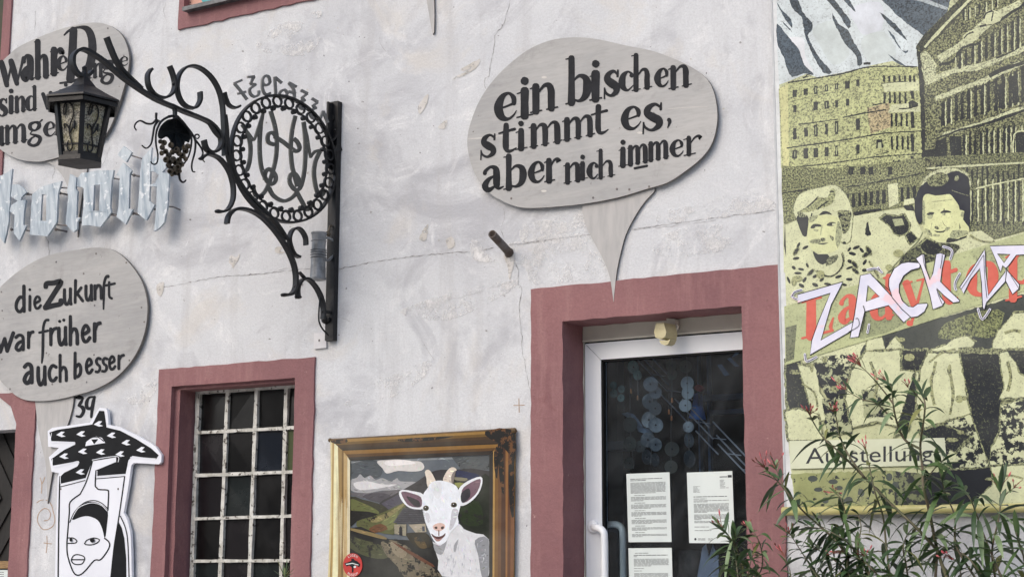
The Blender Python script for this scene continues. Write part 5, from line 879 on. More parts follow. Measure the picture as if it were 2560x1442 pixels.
col_row((600, 380), 470, 1090, (130, 300), 52, 22, .8); col_row((180, 60), 560, 860, (110, 90), 44, 14, .6); col_row((1060, 860), 380, 1090, (230, 330), 56, 26, .95); col_row((1400, 1340), 560, 1090, (290, 330), 46, 20, .95)
PB('u', [(560, 300), (680, 240), (690, 330), (600, 350)], 'pale', .1, 2); line('u', [(570, 325), (600, 290), (650, 270)], 14); PB('u', [(730, 150), (760, 100), (810, 85), (880, 120), (870, 180), (760, 210)], 'pale', .1, 2); line('u', [(735, 160), (755, 115), (810, 92)], 18); line('u', [(815, 95), (800, 180)], 10)
PB('u', [(330, 1180), (420, 1150), (430, 1380), (345, 1420)], 'dark', 0, 0, 8); PB('u', [(450, 1140), (550, 1150), (545, 1360), (470, 1380)], 'dark', 0, 0, 8); PB('u', [(245, 1260), (340, 1250), (350, 1330), (250, 1350)], 'dark', 0, 0, 8); PB('u', [(1000, 1120), (1070, 1100), (1090, 1380), (1010, 1390)], 'dark'); line('u', [(985, 1390), (990, 1130), (1090, 1100)], 12, 'pale'); PB('u', [(960, 640), (1020, 620), (1030, 860), (975, 870)], 'dark', 0, 0, 6); PB('u', [(855, 720), (890, 700), (900, 900), (860, 910)], 'dark', 0, 0, 6)
line('u', [(360, 1410), (600, 1400), (850, 1395), (1100, 1375)], 12, 'pale', .1)
# street level: wall texture, street, cars, far people
PB('q', [(95, 40), (430, 60), (820, 20), (1090, -20), (1095, 120), (1000, 310), (800, 345), (590, 380), (110, 440), (95, 220)], (176, 182, 130), .56)
PB('q', [(1085, -20), (1900, -60), (1900, 450), (1775, 490), (1560, 552), (1480, 492), (1392, 500), (1380, 300), (1300, 100)], (160, 166, 120), .58)
for x in range(1120, 1780, 36): h0 = random.uniform(20, 120); PB('q', [(x, h0), (x+14, h0-10), (x+16, 470+random.uniform(-60, 10)), (x+1, 450)], 'dark', 0, 0, 5)
for x in range(1140, 1780, 52): PB('q', [(x, 140), (x+9, 130), (x+10, 420), (x, 430)], 'pale', .15, 0, 4)
line('q', [(1100, 60), (1400, 40), (1775, 20)], 12, 'pale', .2); line('q', [(1440, 200), (1560, 170), (1775, 130)], 10, 'pale', .1)
for x in range(540, 1010, 42): yy = 240-.12*(x-540); PB('q', [(x, yy), (x+22, yy-5), (x+22, yy+90), (x, yy+95)], 'dark', 0, 0, 4)
for x in (560, 640, 700, 830): PB('q', [(x, 50), (x+34, 45), (x+32, 100), (x, 104)], 'dark', .0, 0, 5)
line('q', [(100, 230), (200, 215), (430, 180)], 10); line('q', [(540, 190), (800, 145), (1080, 90)], 9); PB('q', [(830, 170), (900, 160), (905, 300), (840, 330)], 'pale', .2)
PB('q', [(105, 455), (190, 420), (590, 390), (800, 352), (1010, 340), (1030, 420), (1070, 500), (1040, 560), (900, 700), (820, 790), (600, 800), (110, 780)], 'pale', .12)
PB('q', [(590, 360), (780, 335), (790, 350), (600, 385)], 'dark', 0, 0, 4)
PB('q', [(785, 410), (820, 380), (900, 395), (940, 380), (975, 440), (965, 500), (905, 520), (870, 500), (850, 460)], 'dark', 0, 0, 6); PB('q', [(862, 410), (930, 405), (945, 450), (880, 460)], 'mid', .2); PB('q', [(935, 320), (1000, 312), (1015, 355), (960, 350)], 'dark', 0, 0, 5); PB('q', [(945, 275), (1010, 265), (1020, 300), (940, 315)], 'pale', .1)
PB('q', [(682, 440), (695, 425), (702, 470), (715, 520), (690, 528), (672, 515)], 'dark', 0, 0, 4); PB('q', [(955, 520), (985, 500), (1035, 545), (985, 580)], 'dark', .3, 0, 5); PB('q', [(110, 590), (118, 420), (126, 680)], 'dark')
# woman on the left
PB('q', [(120, 760), (200, 650), (265, 590), (330, 560), (500, 570), (620, 610), (720, 680), (790, 760), (860, 830), (800, 1300), (680, 1460), (140, 1460)], 'pale', .14)
K['m'] = (1960, 440, 5.15); K['w'] = (2260, 410, 5.768)
def blob(k, cx, cy, rx, ry, ang, col='dark', gr=0., rough=5):
    ca, sa = math.cos(ang), math.sin(ang); PB(k, [(cx+x*ca-y*sa, cy+x*sa+y*ca) for x, y in ell(0, 0, rx, ry, 10)], col, gr, 0, rough)
PB('m', [(300, 800), (760, 800), (860, 940), (1080, 980), (1120, 1200), (700, 1450), (40, 1450), (60, 1150), (250, 900)], 'pale', .12)
PB('m', [(125, 470), (140, 350), (200, 240), (320, 185), (480, 150), (620, 118), (690, 135), (760, 200), (830, 310), (870, 430), (885, 520), (870, 680), (850, 830), (760, 860), (600, 760), (340, 700), (200, 600)], 'pale', .16, 2)
PB('m', [(180, 460), (300, 400), (420, 280), (560, 280), (600, 170), (660, 180), (640, 330), (540, 400), (420, 430), (330, 460)], (182, 188, 140), .44, 2, 8)
for q in ([(300, 400), (360, 350), (430, 280)], [(440, 420), (500, 370), (560, 330)], [(590, 200), (640, 205)], [(360, 480), (350, 540), (372, 570)]): line('m', q, 16, 'dark', 0, 8)
PB('m', [(690, 450), (800, 440), (870, 470), (862, 560), (835, 690), (760, 750), (735, 640), (705, 540)], (182, 188, 140), .58, 2, 8)
for c in ((740, 500), (790, 560), (760, 640), (810, 640), (770, 700), (720, 520)): blob('m', *c, 24, 14, random.uniform(0, 3), 'dark', 0, 8)
PB('m', [(160, 545), (195, 500), (300, 510), (320, 600), (302, 700), (290, 775), (240, 765), (190, 640)], (52, 56, 60), .2, 2, 8); PB('m', [(170, 460), (230, 470), (290, 520), (200, 530)], 'mid', .55, 2)
PB('m', [(330, 530), (460, 500), (620, 510), (705, 540), (735, 660), (740, 800), (700, 930), (600, 990), (480, 1000), (370, 960), (320, 860), (300, 740), (315, 620)], (211, 216, 167), .05, 2)
PB('m', [(448, 508), (500, 456), (560, 456), (625, 500), (570, 492), (540, 490)], (56, 60, 62), 0, 2); PB('m', [(330, 530), (440, 505), (400, 570), (330, 600)], 'mid', .3, 2)
PB('m', [(338, 668), (375, 622), (430, 618), (478, 630), (480, 652), (425, 655), (380, 676)], (56, 60, 62), 0, 2); PB('m', [(400, 655), (440, 650), (430, 668), (405, 670)], 'pale'); PB('m', [(380, 690), (440, 690), (430, 720), (390, 710)], 'mid', .3, 2)
PB('m', [(548, 632), (590, 594), (665, 598), (640, 640), (580, 645)], (84, 88, 80), .3, 2); PB('m', [(618, 612), (660, 606), (655, 634), (622, 636)], 'pale'); PB('m', [(596, 608), (616, 606), (614, 632), (596, 630)], (50, 54, 58))
PB('m', [(468, 806), (520, 796), (534, 830), (490, 845)], 'mid', .62, 2); PB('m', [(586, 760), (640, 790), (632, 836), (604, 810)], 'mid', .5, 2); PB('m', [(480, 640), (500, 640), (475, 760), (462, 770)], 'mid', .2)
PB('m', [(330, 830), (450, 806), (470, 860), (360, 870)], 'mid', .42, 2); PB('m', [(430, 872), (500, 862), (570, 860), (505, 884)], (70, 74, 70), .2, 2); PB('m', [(690, 580), (735, 660), (740, 800), (690, 930), (660, 800)], 'mid', .3, 2)
PB('m', [(370, 965), (440, 1008), (560, 1006), (585, 1075), (500, 1140), (430, 1105), (392, 1040)], (54, 58, 60), .1, 2, 10); PB('m', [(560, 1060), (690, 1010), (670, 1100), (540, 1160)], 'mid', .55, 2)
line('m', [(740, 1000), (762, 1100), (710, 1220), (600, 1290), (490, 1262), (420, 1215)], 15, 'dark', 0, 5); blob('m', 775, 860, 24, 18, 0)
for c in [(840, 945), (880, 1000), (1000, 955), (1060, 1010), (1040, 1110), (850, 1100), (910, 1140), (845, 1180), (922, 1225), (1035, 1212), (185, 890), (155, 970), (275, 920), (155, 1060), (125, 1180), (220, 1200), (180, 1250), (345, 1240), (300, 1150), (265, 1335), (400, 1290), (485, 1335), (225, 1410), (400, 1400), (700, 1295), (840, 1330), (780, 1400), (60, 1340), (560, 1390), (930, 920), (1090, 960)]: blob('m', *c, random.uniform(30, 52), random.uniform(14, 24), random.uniform(-1.2, 1.2))
# woman on the right
PB('q', [(880, 780), (960, 640), (1110, 540), (1390, 500), (1480, 490), (1570, 552), (1900, 470), (1900, 1000), (900, 1200)], 'pale', .16)
PB('w', [(290, 210), (480, 88), (700, 62), (860, 105), (950, 215), (900, 400), (300, 400)], 'pale', .3, 2, 8)
PB('w', [(160, 740), (150, 600), (180, 450), (250, 310), (350, 250), (500, 200), (700, 110), (800, 108), (900, 170), (942, 230), (952, 480), (948, 950), (900, 890), (600, 700), (300, 800), (230, 870), (190, 820)], (46, 50, 60), 0, 2, 6)
PB('w', [(330, 215), (500, 120), (620, 155), (645, 230), (560, 310), (400, 325), (340, 275)], (170, 176, 132), .54, 2, 10); PB('w', [(740, 180), (780, 170), (790, 230), (730, 240)], 'mid', .4, 2, 8); line('w', [(690, 380), (800, 420), (940, 460)], 8, 'mid', .4)
PB('w', [(268, 560), (288, 458), (350, 432), (450, 456), (560, 447), (660, 436), (720, 500), (790, 600), (802, 662), (870, 682), (852, 800), (935, 910), (930, 1000), (860, 1060), (700, 1090), (560, 1130), (460, 1110), (380, 1060), (320, 960), (270, 870)], (212, 217, 166), .06, 2)
PB('w', [(322, 728), (370, 694), (436, 700), (420, 730), (370, 742)], (58, 62, 62), .1, 2); PB('w', [(522, 704), (570, 668), (640, 672), (684, 698), (620, 704), (560, 712)], (52, 56, 58), 0, 2); PB('w', [(570, 668), (574, 640), (584, 640), (586, 668)], 'dark'); PB('w', [(550, 708), (600, 706), (590, 740), (555, 735)], 'mid', .3, 2); PB('w', [(340, 745), (420, 735), (400, 790), (350, 790)], 'mid', .2, 2)
PB('w', [(436, 912), (478, 893), (504, 932), (470, 944)], 'mid', .64, 2); line('w', [(555, 820), (575, 870), (620, 910)], 9, 'mid', .5); line('w', [(405, 850), (392, 900), (388, 950)], 8, 'mid', .4); line('w', [(400, 548), (540, 532), (700, 512)], 7, 'mid', .4)
PB('w', [(436, 962), (500, 970), (560, 964), (628, 934), (570, 984), (480, 990)], (60, 64, 62), .1, 2); PB('w', [(590, 930), (660, 905), (650, 950), (610, 965)], 'mid', .4, 2); PB('w', [(300, 930), (380, 960), (410, 1040), (350, 1020)], 'mid', .4, 2); PB('w', [(430, 1010), (520, 1020), (500, 1050), (420, 1040)], 'mid', .25, 2)
PB('w', [(640, 1062), (760, 1080), (905, 1030), (880, 1070), (740, 1115), (610, 1135)], (58, 62, 62), .2, 2, 6); PB('w', [(700, 960), (900, 960), (920, 1010), (760, 1070), (660, 1060)], 'mid', .3, 2); PB('w', [(818, 702), (862, 690), (850, 765), (826, 755)], 'mid', .36, 2); PB('w', [(798, 850), (818, 920), (800, 944)], 'dark'); PB('w', [(268, 560), (300, 560), (300, 860), (270, 860)], 'mid', .25, 2)
PB('w', [(40, 1300), (180, 1170), (290, 1090), (420, 1120), (520, 1280), (300, 1400), (60, 1400)], 'mid', .56, 2, 10)
PB('q', [(1050, 590), (1110, 548), (1180, 572), (1290, 580), (1330, 610), (1240, 690), (1100, 760), (980, 780), (900, 740), (960, 640)], (128, 134, 100), .62, 2); PB('q', [(1100, 550), (1170, 580), (1210, 620), (1150, 660), (1090, 640), (1060, 600)], 'dark', .0, 2, 7)
# dark lower part with pale shapes
PB('q', [(690, 1250), (800, 1215), (1100, 1120), (1600, 980), (1900, 890), (1900, 1460), (640, 1460), (640, 1330)], (62, 68, 66), .2, 0, 5); PB('q', [(1230, 1130), (1500, 1040), (1640, 1060), (1560, 1230), (1430, 1220), (1290, 1240), (1180, 1230)], (150, 158, 108), .5, 2)
PB('q', [(300, 1442), (380, 1360), (560, 1340), (660, 1400), (660, 1500), (340, 1500)], 'pale', -.5)
PB('q', [(1072, 1442), (1078, 1380), (1150, 1310), (1240, 1280), (1290, 1240), (1380, 1220), (1432, 1262), (1400, 1312), (1352, 1345), (1350, 1500), (1070, 1500)], 'pale', .1, 0, 4); PB('q', [(1560, 1270), (1600, 1180), (1650, 1130), (1700, 1066), (1900, 1040), (1900, 1290), (1780, 1300), (1700, 1320), (1690, 1500), (1610, 1500), (1612, 1340), (1565, 1340)], 'pale', .12, 0, 4)
PB('q', [(678, 1340), (690, 1250), (790, 1228), (812, 1310), (830, 1290), (880, 1228), (926, 1290), (932, 1400), (905, 1500), (680, 1500)], 'pale', .12, 0, 4); PB('q', [(812, 1230), (850, 1225), (830, 1290), (815, 1310)], 'dark')
for pts, c, g in [([(218, 70), (310, 55), (340, 130), (352, 250), (385, 375), (300, 360), (240, 372), (222, 300)], 'dark', .1), ([(300, 90), (420, 95), (430, 250), (520, 400), (430, 450), (370, 330)], 'pale', .1), ([(395, 60), (620, 90), (655, 250), (570, 340), (480, 290), (430, 200)], 'mid', -.62), ([(215, 380), (300, 365), (420, 400), (450, 560), (240, 560)], 'pale', .1), ([(450, 300), (640, 300), (640, 520), (480, 540)], 'mid', -.5),
                  ([(640, 120), (730, 0), (965, -10), (965, 110), (1085, 118), (1060, 330), (980, 480), (800, 440), (650, 480), (600, 300)], 'pale', .08), ([(700, 240), (800, 240), (900, 420), (720, 420)], 'mid', -.4), ([(965, -10), (1135, -10), (1082, 118), (965, 108)], 'dark', .0), ([(1040, 140), (1060, 300), (1000, 480), (920, 520), (980, 330)], 'dark', -.3), ([(1130, 5), (1340, 12), (1382, 200), (1402, 330), (1425, 475), (1100, 480), (1058, 300), (1088, 100)], 'pale', .08),
                  ([(1400, 400), (1760, 300), (1760, 720), (1290, 745), (1080, 500)], 'pale', -.52), ([(1340, 10), (1592, 12), (1612, 220), (1590, 350), (1582, 500), (1530, 600), (1525, 722), (1480, 600), (1420, 430), (1388, 300)], 'dark', .12), ([(1590, 10), (1700, -10), (1770, 110), (1770, 290), (1590, 292), (1620, 220)], 'pale', .1), ([(1640, -10), (1770, -10), (1770, 150), (1720, 130), (1690, 60)], 'dark', .1), ([(1085, 505), (1220, 468), (1395, 540), (1300, 640), (1250, 605), (1240, 560), (1100, 545)], 'dark', .1),
                  ([(1105, 775), (1535, 738), (1545, 850), (1510, 920), (1405, 960), (1330, 1000), (1120, 985)], (38, 42, 48), 0), ([(250, 780), (900, 755), (920, 985), (285, 985)], (150, 156, 108), -.3), ([(900, 760), (1110, 780), (1120, 985), (920, 985)], (120, 128, 92), -.5), ([(1535, 735), (1770, 720), (1770, 1000), (1400, 985), (1545, 850)], 'pale', .05)]: PB('r', pts, c, g, 0, 5)
for cx, cy in [(390, 810), (425, 880), (470, 950), (520, 830), (560, 870), (620, 950), (700, 900), (880, 800), (920, 850)]: PB('r', ell(cx, cy, random.uniform(18, 34), random.uniform(14, 30), 9), (70, 78, 76), 0, 0, 4)
for k, pts, w in [('q', [(700, 700), (760, 800), (800, 900)], 9), ('q', [(1570, 560), (1500, 640), (1480, 720)], 8), ('q', [(1400, 520), (1470, 560), (1560, 570)], 8), ('r', [(1180, 60), (1150, 200), (1170, 340)], 10), ('r', [(1260, 100), (1290, 260), (1270, 400)], 9), ('r', [(760, 60), (800, 200), (780, 320)], 9), ('r', [(1640, 60), (1660, 160), (1640, 250)], 9), ('r', [(320, 200), (400, 260), (420, 350)], 8), ('r', [(1580, 800), (1660, 790), (1740, 810)], 8), ('q', [(1120, 1400), (1200, 1340), (1300, 1310)], 9), ('q', [(1640, 1200), (1700, 1180), (1750, 1190)], 9)]: line(k, pts, w*2.2, (168, 172, 128), .42, 5)
for i in range(14): cx, cy = random.uniform(240, 1700), random.uniform(20, 960); PB('r', ell(cx, cy, random.uniform(10, 45), random.uniform(8, 30), 9), (166, 170, 126), random.uniform(.25, .5), 0, 6)
for i in range(16): cx, cy = random.uniform(130, 1000), random.uniform(640, 1400); PB('q', ell(cx, cy, random.uniform(10, 40), random.uniform(8, 30), 9), (172, 176, 130), random.uniform(.25, .45), 0, 6)
# title strip, label
PB('q', [(112, 1015), (830, 800), (1600, 560), (1900, 470), (1900, 870), (1560, 975), (810, 1212), (122, 1420)], (180, 188, 142), .12); PB('q', [(600, 1060), (820, 1020), (960, 1130), (820, 1200), (640, 1240)], (150, 158, 120), .2); PB('q', [(122, 1160), (200, 1140), (180, 1380), (124, 1400)], (120, 126, 100), .3); PB('q', [(1390, 640), (1600, 580), (1640, 680), (1480, 740)], (168, 176, 132), .2)
print_o = s.build('print', M['banner'], bn)
yt = YN-lay[0]*.000015-.0006; RED = mat('printed_red', g_(204, 92, 76), g_(196, 84, 68), 30., rough=.45, bump=0); s = MB()
s.poly(L('r', yt, [(240, 568), (1235, 548), (1252, 722), (246, 748)])); s.build('label_strip', mat('pale_label_print', g_(206, 212, 186), g_(198, 204, 176), 6., bump=0, rough=.45), bn)
s = MB(); flat_text('Ausstellung', s, lambda u, v: XW('r', (345+815*u, 714-100*v-20*u), yt-.0004), bold=.0); s.build('lettering', M['print_black'], bn)
s = MB(); cnt = [0]
for l in [('L', 232, 1242, 225, 262), ('a', 485, 1140, 150, 185), ('d', 705, 1120, 165, 185, 1.5), ('y', 925, 1062, 180, 205), ('t', 1185, 1010, 130, 215), ('o', 1380, 960, 210, 225), ('p', 1650, 880, 220, 220)]: letter(s, cnt, 'q', yt+.0009, SER, l[0], *l[1:5], -.25, *(l[5:6] or [1.7]))
s.build('red_title', RED, bn)
GW = mat('white_marker_paint', g_(222, 222, 236), g_(206, 208, 228), 12., rough=.5, bump=.05, c3=g_(228, 202, 212), sc3=9., th3=.60)
gw, gk2 = MB(), MB()
GR = [('q', [(205, 932), (520, 843), (490, 905), (440, 1000), (366, 1248), (620, 1103), (634, 1152), (290, 1352), (303, 1250), (345, 1130), (432, 922), (205, 992)], []), ('q', [(640, 800), (710, 785), (988, 1085), (940, 1126), (836, 1008), (670, 1052), (628, 1225), (568, 1232), (600, 1070), (625, 900)], [[(692, 870), (772, 946), (680, 980)]]),
      ('v', [(425, 412), (420, 465), (330, 490), (250, 550), (205, 640), (203, 720), (235, 810), (300, 870), (350, 880), (400, 845), (500, 838), (505, 860), (470, 930), (400, 980), (330, 990), (230, 900), (130, 780), (92, 660), (95, 580), (150, 470), (230, 415), (300, 402)], []), ('v', [(380, 365), (445, 320), (470, 325), (490, 480), (530, 592), (560, 520), (595, 320), (640, 305), (692, 328), (660, 470), (642, 610), (720, 690), (845, 808), (838, 825), (775, 835), (680, 760), (600, 680), (640, 770), (685, 825), (660, 868), (560, 905), (530, 760), (480, 590), (430, 440)], []),
      ('v', [(845, 668), (1000, 440), (1088, 300), (1112, 272), (1118, 330), (1122, 500), (1148, 755), (1345, 480), (1395, 540), (1130, 830), (1105, 912), (1088, 880), (1075, 620), (1058, 470), (960, 590), (888, 740)], []), ('v', [(1165, 232), (1560, 222), (1560, 325), (1445, 330), (1365, 440), (1330, 470), (1478, 640), (1475, 685), (1405, 745), (1360, 660), (1330, 600), (1345, 480), (1300, 440), (1275, 510), (1230, 390)], [[(1245, 316), (1380, 322), (1315, 410)]])]
lay2 = 0
for k, o, h in GR:
    lay2 += 1; yg = yt-.0020-.00012*lay2; gw.poly(L(k, yg, o), holes=[L(k, yg, q) for q in h])
    for lp in [o]+h:
        sc = K[k][2]; lf, rt = edges([(p[0], p[1], 2.1*sc) for p in lp], 1, False, True); gk2.strip(L(k, yg-.00005, lf), L(k, yg-.00005, rt))
for k, p, w in [('v', [(640, 470), (655, 380), (660, 325)], 6), ('v', [(455, 330), (470, 430), (520, 560)], 6), ('v', [(210, 640), (250, 560), (330, 505), (418, 480)], 6), ('v', [(860, 690), (1000, 480), (1095, 330)], 5), ('v', [(1100, 330), (1110, 560), (1132, 780)], 5), ('v', [(600, 690), (625, 770), (660, 850)], 5), ('v', [(1385, 545), (1420, 600), (1470, 680)], 5), ('q', [(660, 1010), (672, 1070), (650, 1190)], 5), ('q', [(608, 1100), (625, 1100), (628, 1150), (560, 1190)], 4), ('q', [(720, 800), (850, 910)], 4)]: draw(gk2, k, yt-.0046, p, w)
for k, p in [('q', [(165, 945), (185, 915), (232, 900)]), ('q', [(175, 955), (200, 965)]), ('q', [(690, 760), (750, 752), (790, 778)]), ('q', [(255, 1345), (268, 1395), (335, 1365)]), ('v', [(672, 240), (740, 262), (765, 300), (745, 370)]), ('v', [(845, 525), (800, 610), (795, 670), (805, 695)]), ('v', [(1040, 900), (1085, 1010), (1165, 905)]), ('q', [(700, 1140), (690, 1195)]), ('v', [(-20, 460), (10, 505)])]: draw(gw, k, yt-.0030, p, 26 if k == 'v' else 16); draw(gk2, k, yt-.0046, p, 6 if k == 'v' else 4)
gw.build('graffiti_letters', GW, bn); gk2.build('graffiti_outline', M['ink'], bn)
s = MB(); a = XW('r', (196, 1020), -.035); c = XW('r', (1745, 1040), -.035); zc = a.z; s.tube([V((xl-.01, -.035, zc)), V((-.85, -.035, zc))], .017, 14); s.build('hem_rod', mat('yellow_hem', g_(196, 190, 134), g_(176, 172, 112), 9., rough=.35, bump=.1), bn, True)
s = MB(); s.box((xl-.004, -.031, zl), (xl+.004, -.001, 5.2)); s.build('edge_strip', M['banner_edge'], bn)
# ------------------------------------------------------------------ notices behind nothing: taped on the door glass
def notice(label, k, quad, y, draw_fn, pn='notice'):
    t = thing(pn, label, 'notice', tuple(XW(k, quad[0], y))); s = MB(); s.slab(L(k, y, quad), (0, .0012, 0)); s.build('sheet', M['paper'], t)
    s = MB(); s2 = MB()
    def at(u, v): a, b_, c_, d_ = [V(p) for p in L(k, y-.0006, quad)]; return (a*(1-u)+b_*u)*(1-v)+(d_*(1-u)+c_*u)*v      # u right, v down
    draw_fn(s, s2, at); s.build('printed_lines', M['print_grey'], t)
    if s2.f: s2.build('printed_mark', M['print_black'], t)
def para(s, at, u0, u1, v, n, dv=.0165, last=.6, h=.008):
    for j in range(n):
        u = u0; ue = u1 if j < n-1 else u0+(u1-u0)*last
        while u < ue-.01: w = min(random.uniform(.04, .14), ue-u); s.poly([at(u, v), at(u+w, v), at(u+w, v+h), at(u, v+h)]); u += w+.012
        v += dv
    return v
def n1(s, s2, at):
    para(s2, at, .09, .83, .078, 1, last=1, h=.008); para(s2, at, .09, .45, .100, 1, last=1, h=.008); v = para(s, at, .09, .90, .135, 10, last=.72)
    for n in (4, 4, 4, 4, 3): para(s, at, .17, .42, v+.018, 1, last=1); v = para(s, at, .09, .90, v+.045, n, last=random.uniform(.2, .6))
    para(s, at, .17, .4, v+.018, 1, last=1); para(s, at, .09, .90, v+.045, 3, last=.3)
def n2(s, s2, at):
    s2.poly([at(.90, .055), at(.985, .055), at(.985, .09), at(.90, .09)]); s.poly([at(.72, .07), at(.89, .07), at(.89, .085), at(.72, .085)])
    for j in range(7): para(s, at, .72, .72+random.uniform(.08, .2), .12+j*.018, 1, last=1, h=.006)
    for j in range(6): para(s, at, .13, .13+random.uniform(.08, .17), .20+j*.016, 1, last=1, h=.006)
    para(s2, at, .13, .88, .345, 1, last=1); para(s, at, .13, .42, .375, 1, last=1); v = para(s, at, .13, .9, .40, 2, last=.4); v = para(s, at, .13, .9, v+.015, 8, last=.4); v = para(s, at, .13, .9, v+.02, 5, last=.2); v = para(s, at, .13, .9, v+.01, 2, last=.7); para(s, at, .13, .45, .77, 1, last=1); para(s, at, .13, .5, .82, 1, last=1)
    for a in range(2): para(s, at, .2, .36, .935+a*.016, 1, last=1); para(s, at, .42, .52, .935+a*.016, 1, last=1)
    s2.poly([at(.14+.025*math.cos(t*.8), .945+.018*math.sin(t*.8)) for t in range(8)])
def n3(s, s2, at):
    para(s, at, .15, .46, .07, 1, last=1); para(s2, at, .12, .9, .10, 1, last=1); v = para(s, at, .12, .9, .12, 1, last=.1); v = para(s, at, .12, .92, v+.02, 7, last=.5); v = para(s, at, .12, .35, v+.02, 1, last=1); v = para(s, at, .12, .3, v+.02, 1, last=1); v = para(s, at, .12, .9, v+.02, 8); para(s, at, .12, .9, v+.05, 9)
YP = GY-.0025
notice('upper left sheet of small print taped on the door glass above another sheet', 'f', [(953, 402), (1372, 386), (1392, 1062), (974, 1064)], YP, n1)
notice('letter sheet with a small black square at its top right on the door glass', 'f', [(1540, 390), (1980, 374), (2006, 1074), (1563, 1072)], YP, n2)
notice('lower white printed sheet on the door glass, cut off by the bottom edge', 'f', [(973, 1122), (1393, 1118), (1412, 1790), (990, 1790)], YP, n3)
def n4(s, s2, at):
    for j in range(3): para(s2, at, .1+.1*j, .8, .12+.12*j, 1, last=1, h=.03)
notice('small white note on the dark side door in the lower left corner', 7, [(-120, 1385), (66, 1386), (62, 1520), (-120, 1520)], .11, n4)
# ------------------------------------------------------------------ things hanging inside the door
dsm = mat('smoky_plastic_disc', g_(84, 92, 96), g_(150, 158, 160), 7., rough=.25, bump=0, lo=.45, hi=.6); dkm = mat('dark_disc', g_(40, 50, 44), g_(56, 66, 58), 12., rough=.3, bump=0); tl = mat('greenish_disc', g_(150, 178, 166), g_(84, 112, 108), 14., rough=.25, bump=0); wm = mat('dull_string', g_(110, 108, 104), None, bump=0)
def discs(label, lst, y, m, string):
    t = thing('disc_mobile', label, 'mobile', tuple(XW('h', lst[0][:2], y)), 'strings of discs hanging inside the door')
    for x, yy, rx, ry in lst:
        s = MB(); d = random.uniform(-.03, .03); k = 'h'; yd = y+d; th = random.uniform(-.25, .25); c = XW(k, (x, yy), yd); R0 = ry/4.505*.00168; f = max(.15, min(1, rx/ry/.86)); ang = math.acos(f)*random.choice((1, 1)); ux = V((math.cos(ang), math.sin(ang), 0)); uz = V((0, 0, 1)); q = lambda r: [c+ux*r*math.cos(a)+uz*r*math.sin(a) for a in [2*math.pi*i/28 for i in range(28)]]
        s.slab(q(R0), ux.cross(uz)*-.0014, holes=[q(R0*.14)]); s.build('disc', m, t)
    s = MB(); s.tube(L('h', y, string), .0012, 5); s.build('string', wm, t)
discs('string of overlapping smoky discs hanging inside the door left of its middle', [(660, 450, 68, 88), (715, 545, 60, 75), (650, 645, 58, 95), (712, 722, 46, 82), (640, 850, 90, 98), (718, 910, 66, 88), (630, 1075, 62, 88), (715, 1130, 50, 80), (620, 1270, 20, 90), (712, 1300, 14, 80)], .36, dsm, [(690, 60), (670, 450), (690, 800), (660, 1360)])
discs('pair of pale narrow discs at the top left of the door glass', [(466, 258, 32, 82), (514, 348, 26, 62)], .34, tl, [(470, 60), (470, 250), (515, 350), (520, 640)])
discs('string of smoky discs hanging inside the door beside the blue cloth', [(1072, 440, 82, 84), (1078, 545, 75, 80), (1050, 690, 62, 75), (1085, 930, 56, 66), (1095, 1080, 20, 88), (1100, 1290, 26, 100)], .38, dsm, [(1065, 60), (1075, 440), (1080, 800), (1100, 1400)])
discs('cluster of greenish discs like a flower at the left inside the door', [(240, 465, 56, 48), (330, 505, 52, 46), (245, 555, 58, 52), (325, 605, 50, 46)], .36, tl, [(285, 60), (285, 610)])
discs('dark green discs hanging low at the left inside the door', [(430, 905, 54, 92), (425, 1120, 80, 88), (540, 1150, 58, 70), (420, 1340, 85, 75)], .40, dkm, [(430, 60), (428, 900), (470, 1400)])
discs('murky discs hanging at the middle inside the door', [(890, 240, 60, 70), (900, 340, 66, 70), (1055, 250, 50, 80), (900, 1180, 70, 90), (890, 1380, 60, 80)], .55, mat('murky_disc', g_(92, 88, 72), g_(70, 84, 72), 9., bump=0, rough=.35), [(890, 60), (890, 1400)])
t = thing('metal_truss', 'thin grey metal lattice truss slanting down across the dark room behind the glass', 'truss', tuple(XW('h', (1100, 700), .6)))
s = MB()
for o, seg in (((0, 0), ((0, .3), (.36, .7), (.74, 1))), ((60, -20), ((.02, .26), (.38, .62), (.68, 1))), ((120, -65), ((0, .22), (.34, .42), (.6, 1))), ((-70, 40), ((.3, .52), (.6, .8)))):
    for q0, q1 in seg: s.tube(L('h', .60, [(470+o[0]+1280*q0, 130+o[1]+1340*q0), (470+o[0]+1280*q1, 130+o[1]+1340*q1)]), .0036, 6)
for j in range(8): x = 500+j*170; yy = 162+j*178; s.tube(L('h', .60, [(x, yy), (x+160, yy+20)]), .0022, 5)
s.build('chords', mat('grey_truss_metal', g_(168, 172, 178), g_(120, 126, 134), 9., rough=.4), t)
t = thing('blue_cloth', 'bright blue cloth hanging behind the disc strings inside the door', 'cloth', tuple(XW('h', (1200, 850), .7))); s = MB()
rows_ = [[(1150, 560), (1190, 545), (1240, 560)], [(1130, 680), (1185, 700), (1250, 690)], [(1090, 830), (1180, 850), (1285, 845)]]
i0 = s.add([p for j, r in enumerate(rows_) for p in (XW('h', r[0], .70), XW('h', r[1], .64), XW('h', r[2], .71))])
for j in range(2):
    for q in range(2): s.face([i0+3*j+q, i0+3*j+q+1, i0+3*j+q+4, i0+3*j+q+3])
for q in range(2): s.slab([s.v[i0+q], s.v[i0+q+1], s.v[i0+q+4], s.v[i0+q+3]], (0, .003, 0))
s.build('fabric', mat('blue_fabric', g_(70, 140, 226), g_(44, 100, 180), 12.), t, True)
BLm = mat('blue_grey_steel', g_(84, 112, 142), g_(60, 82, 108), 9., rough=.5)
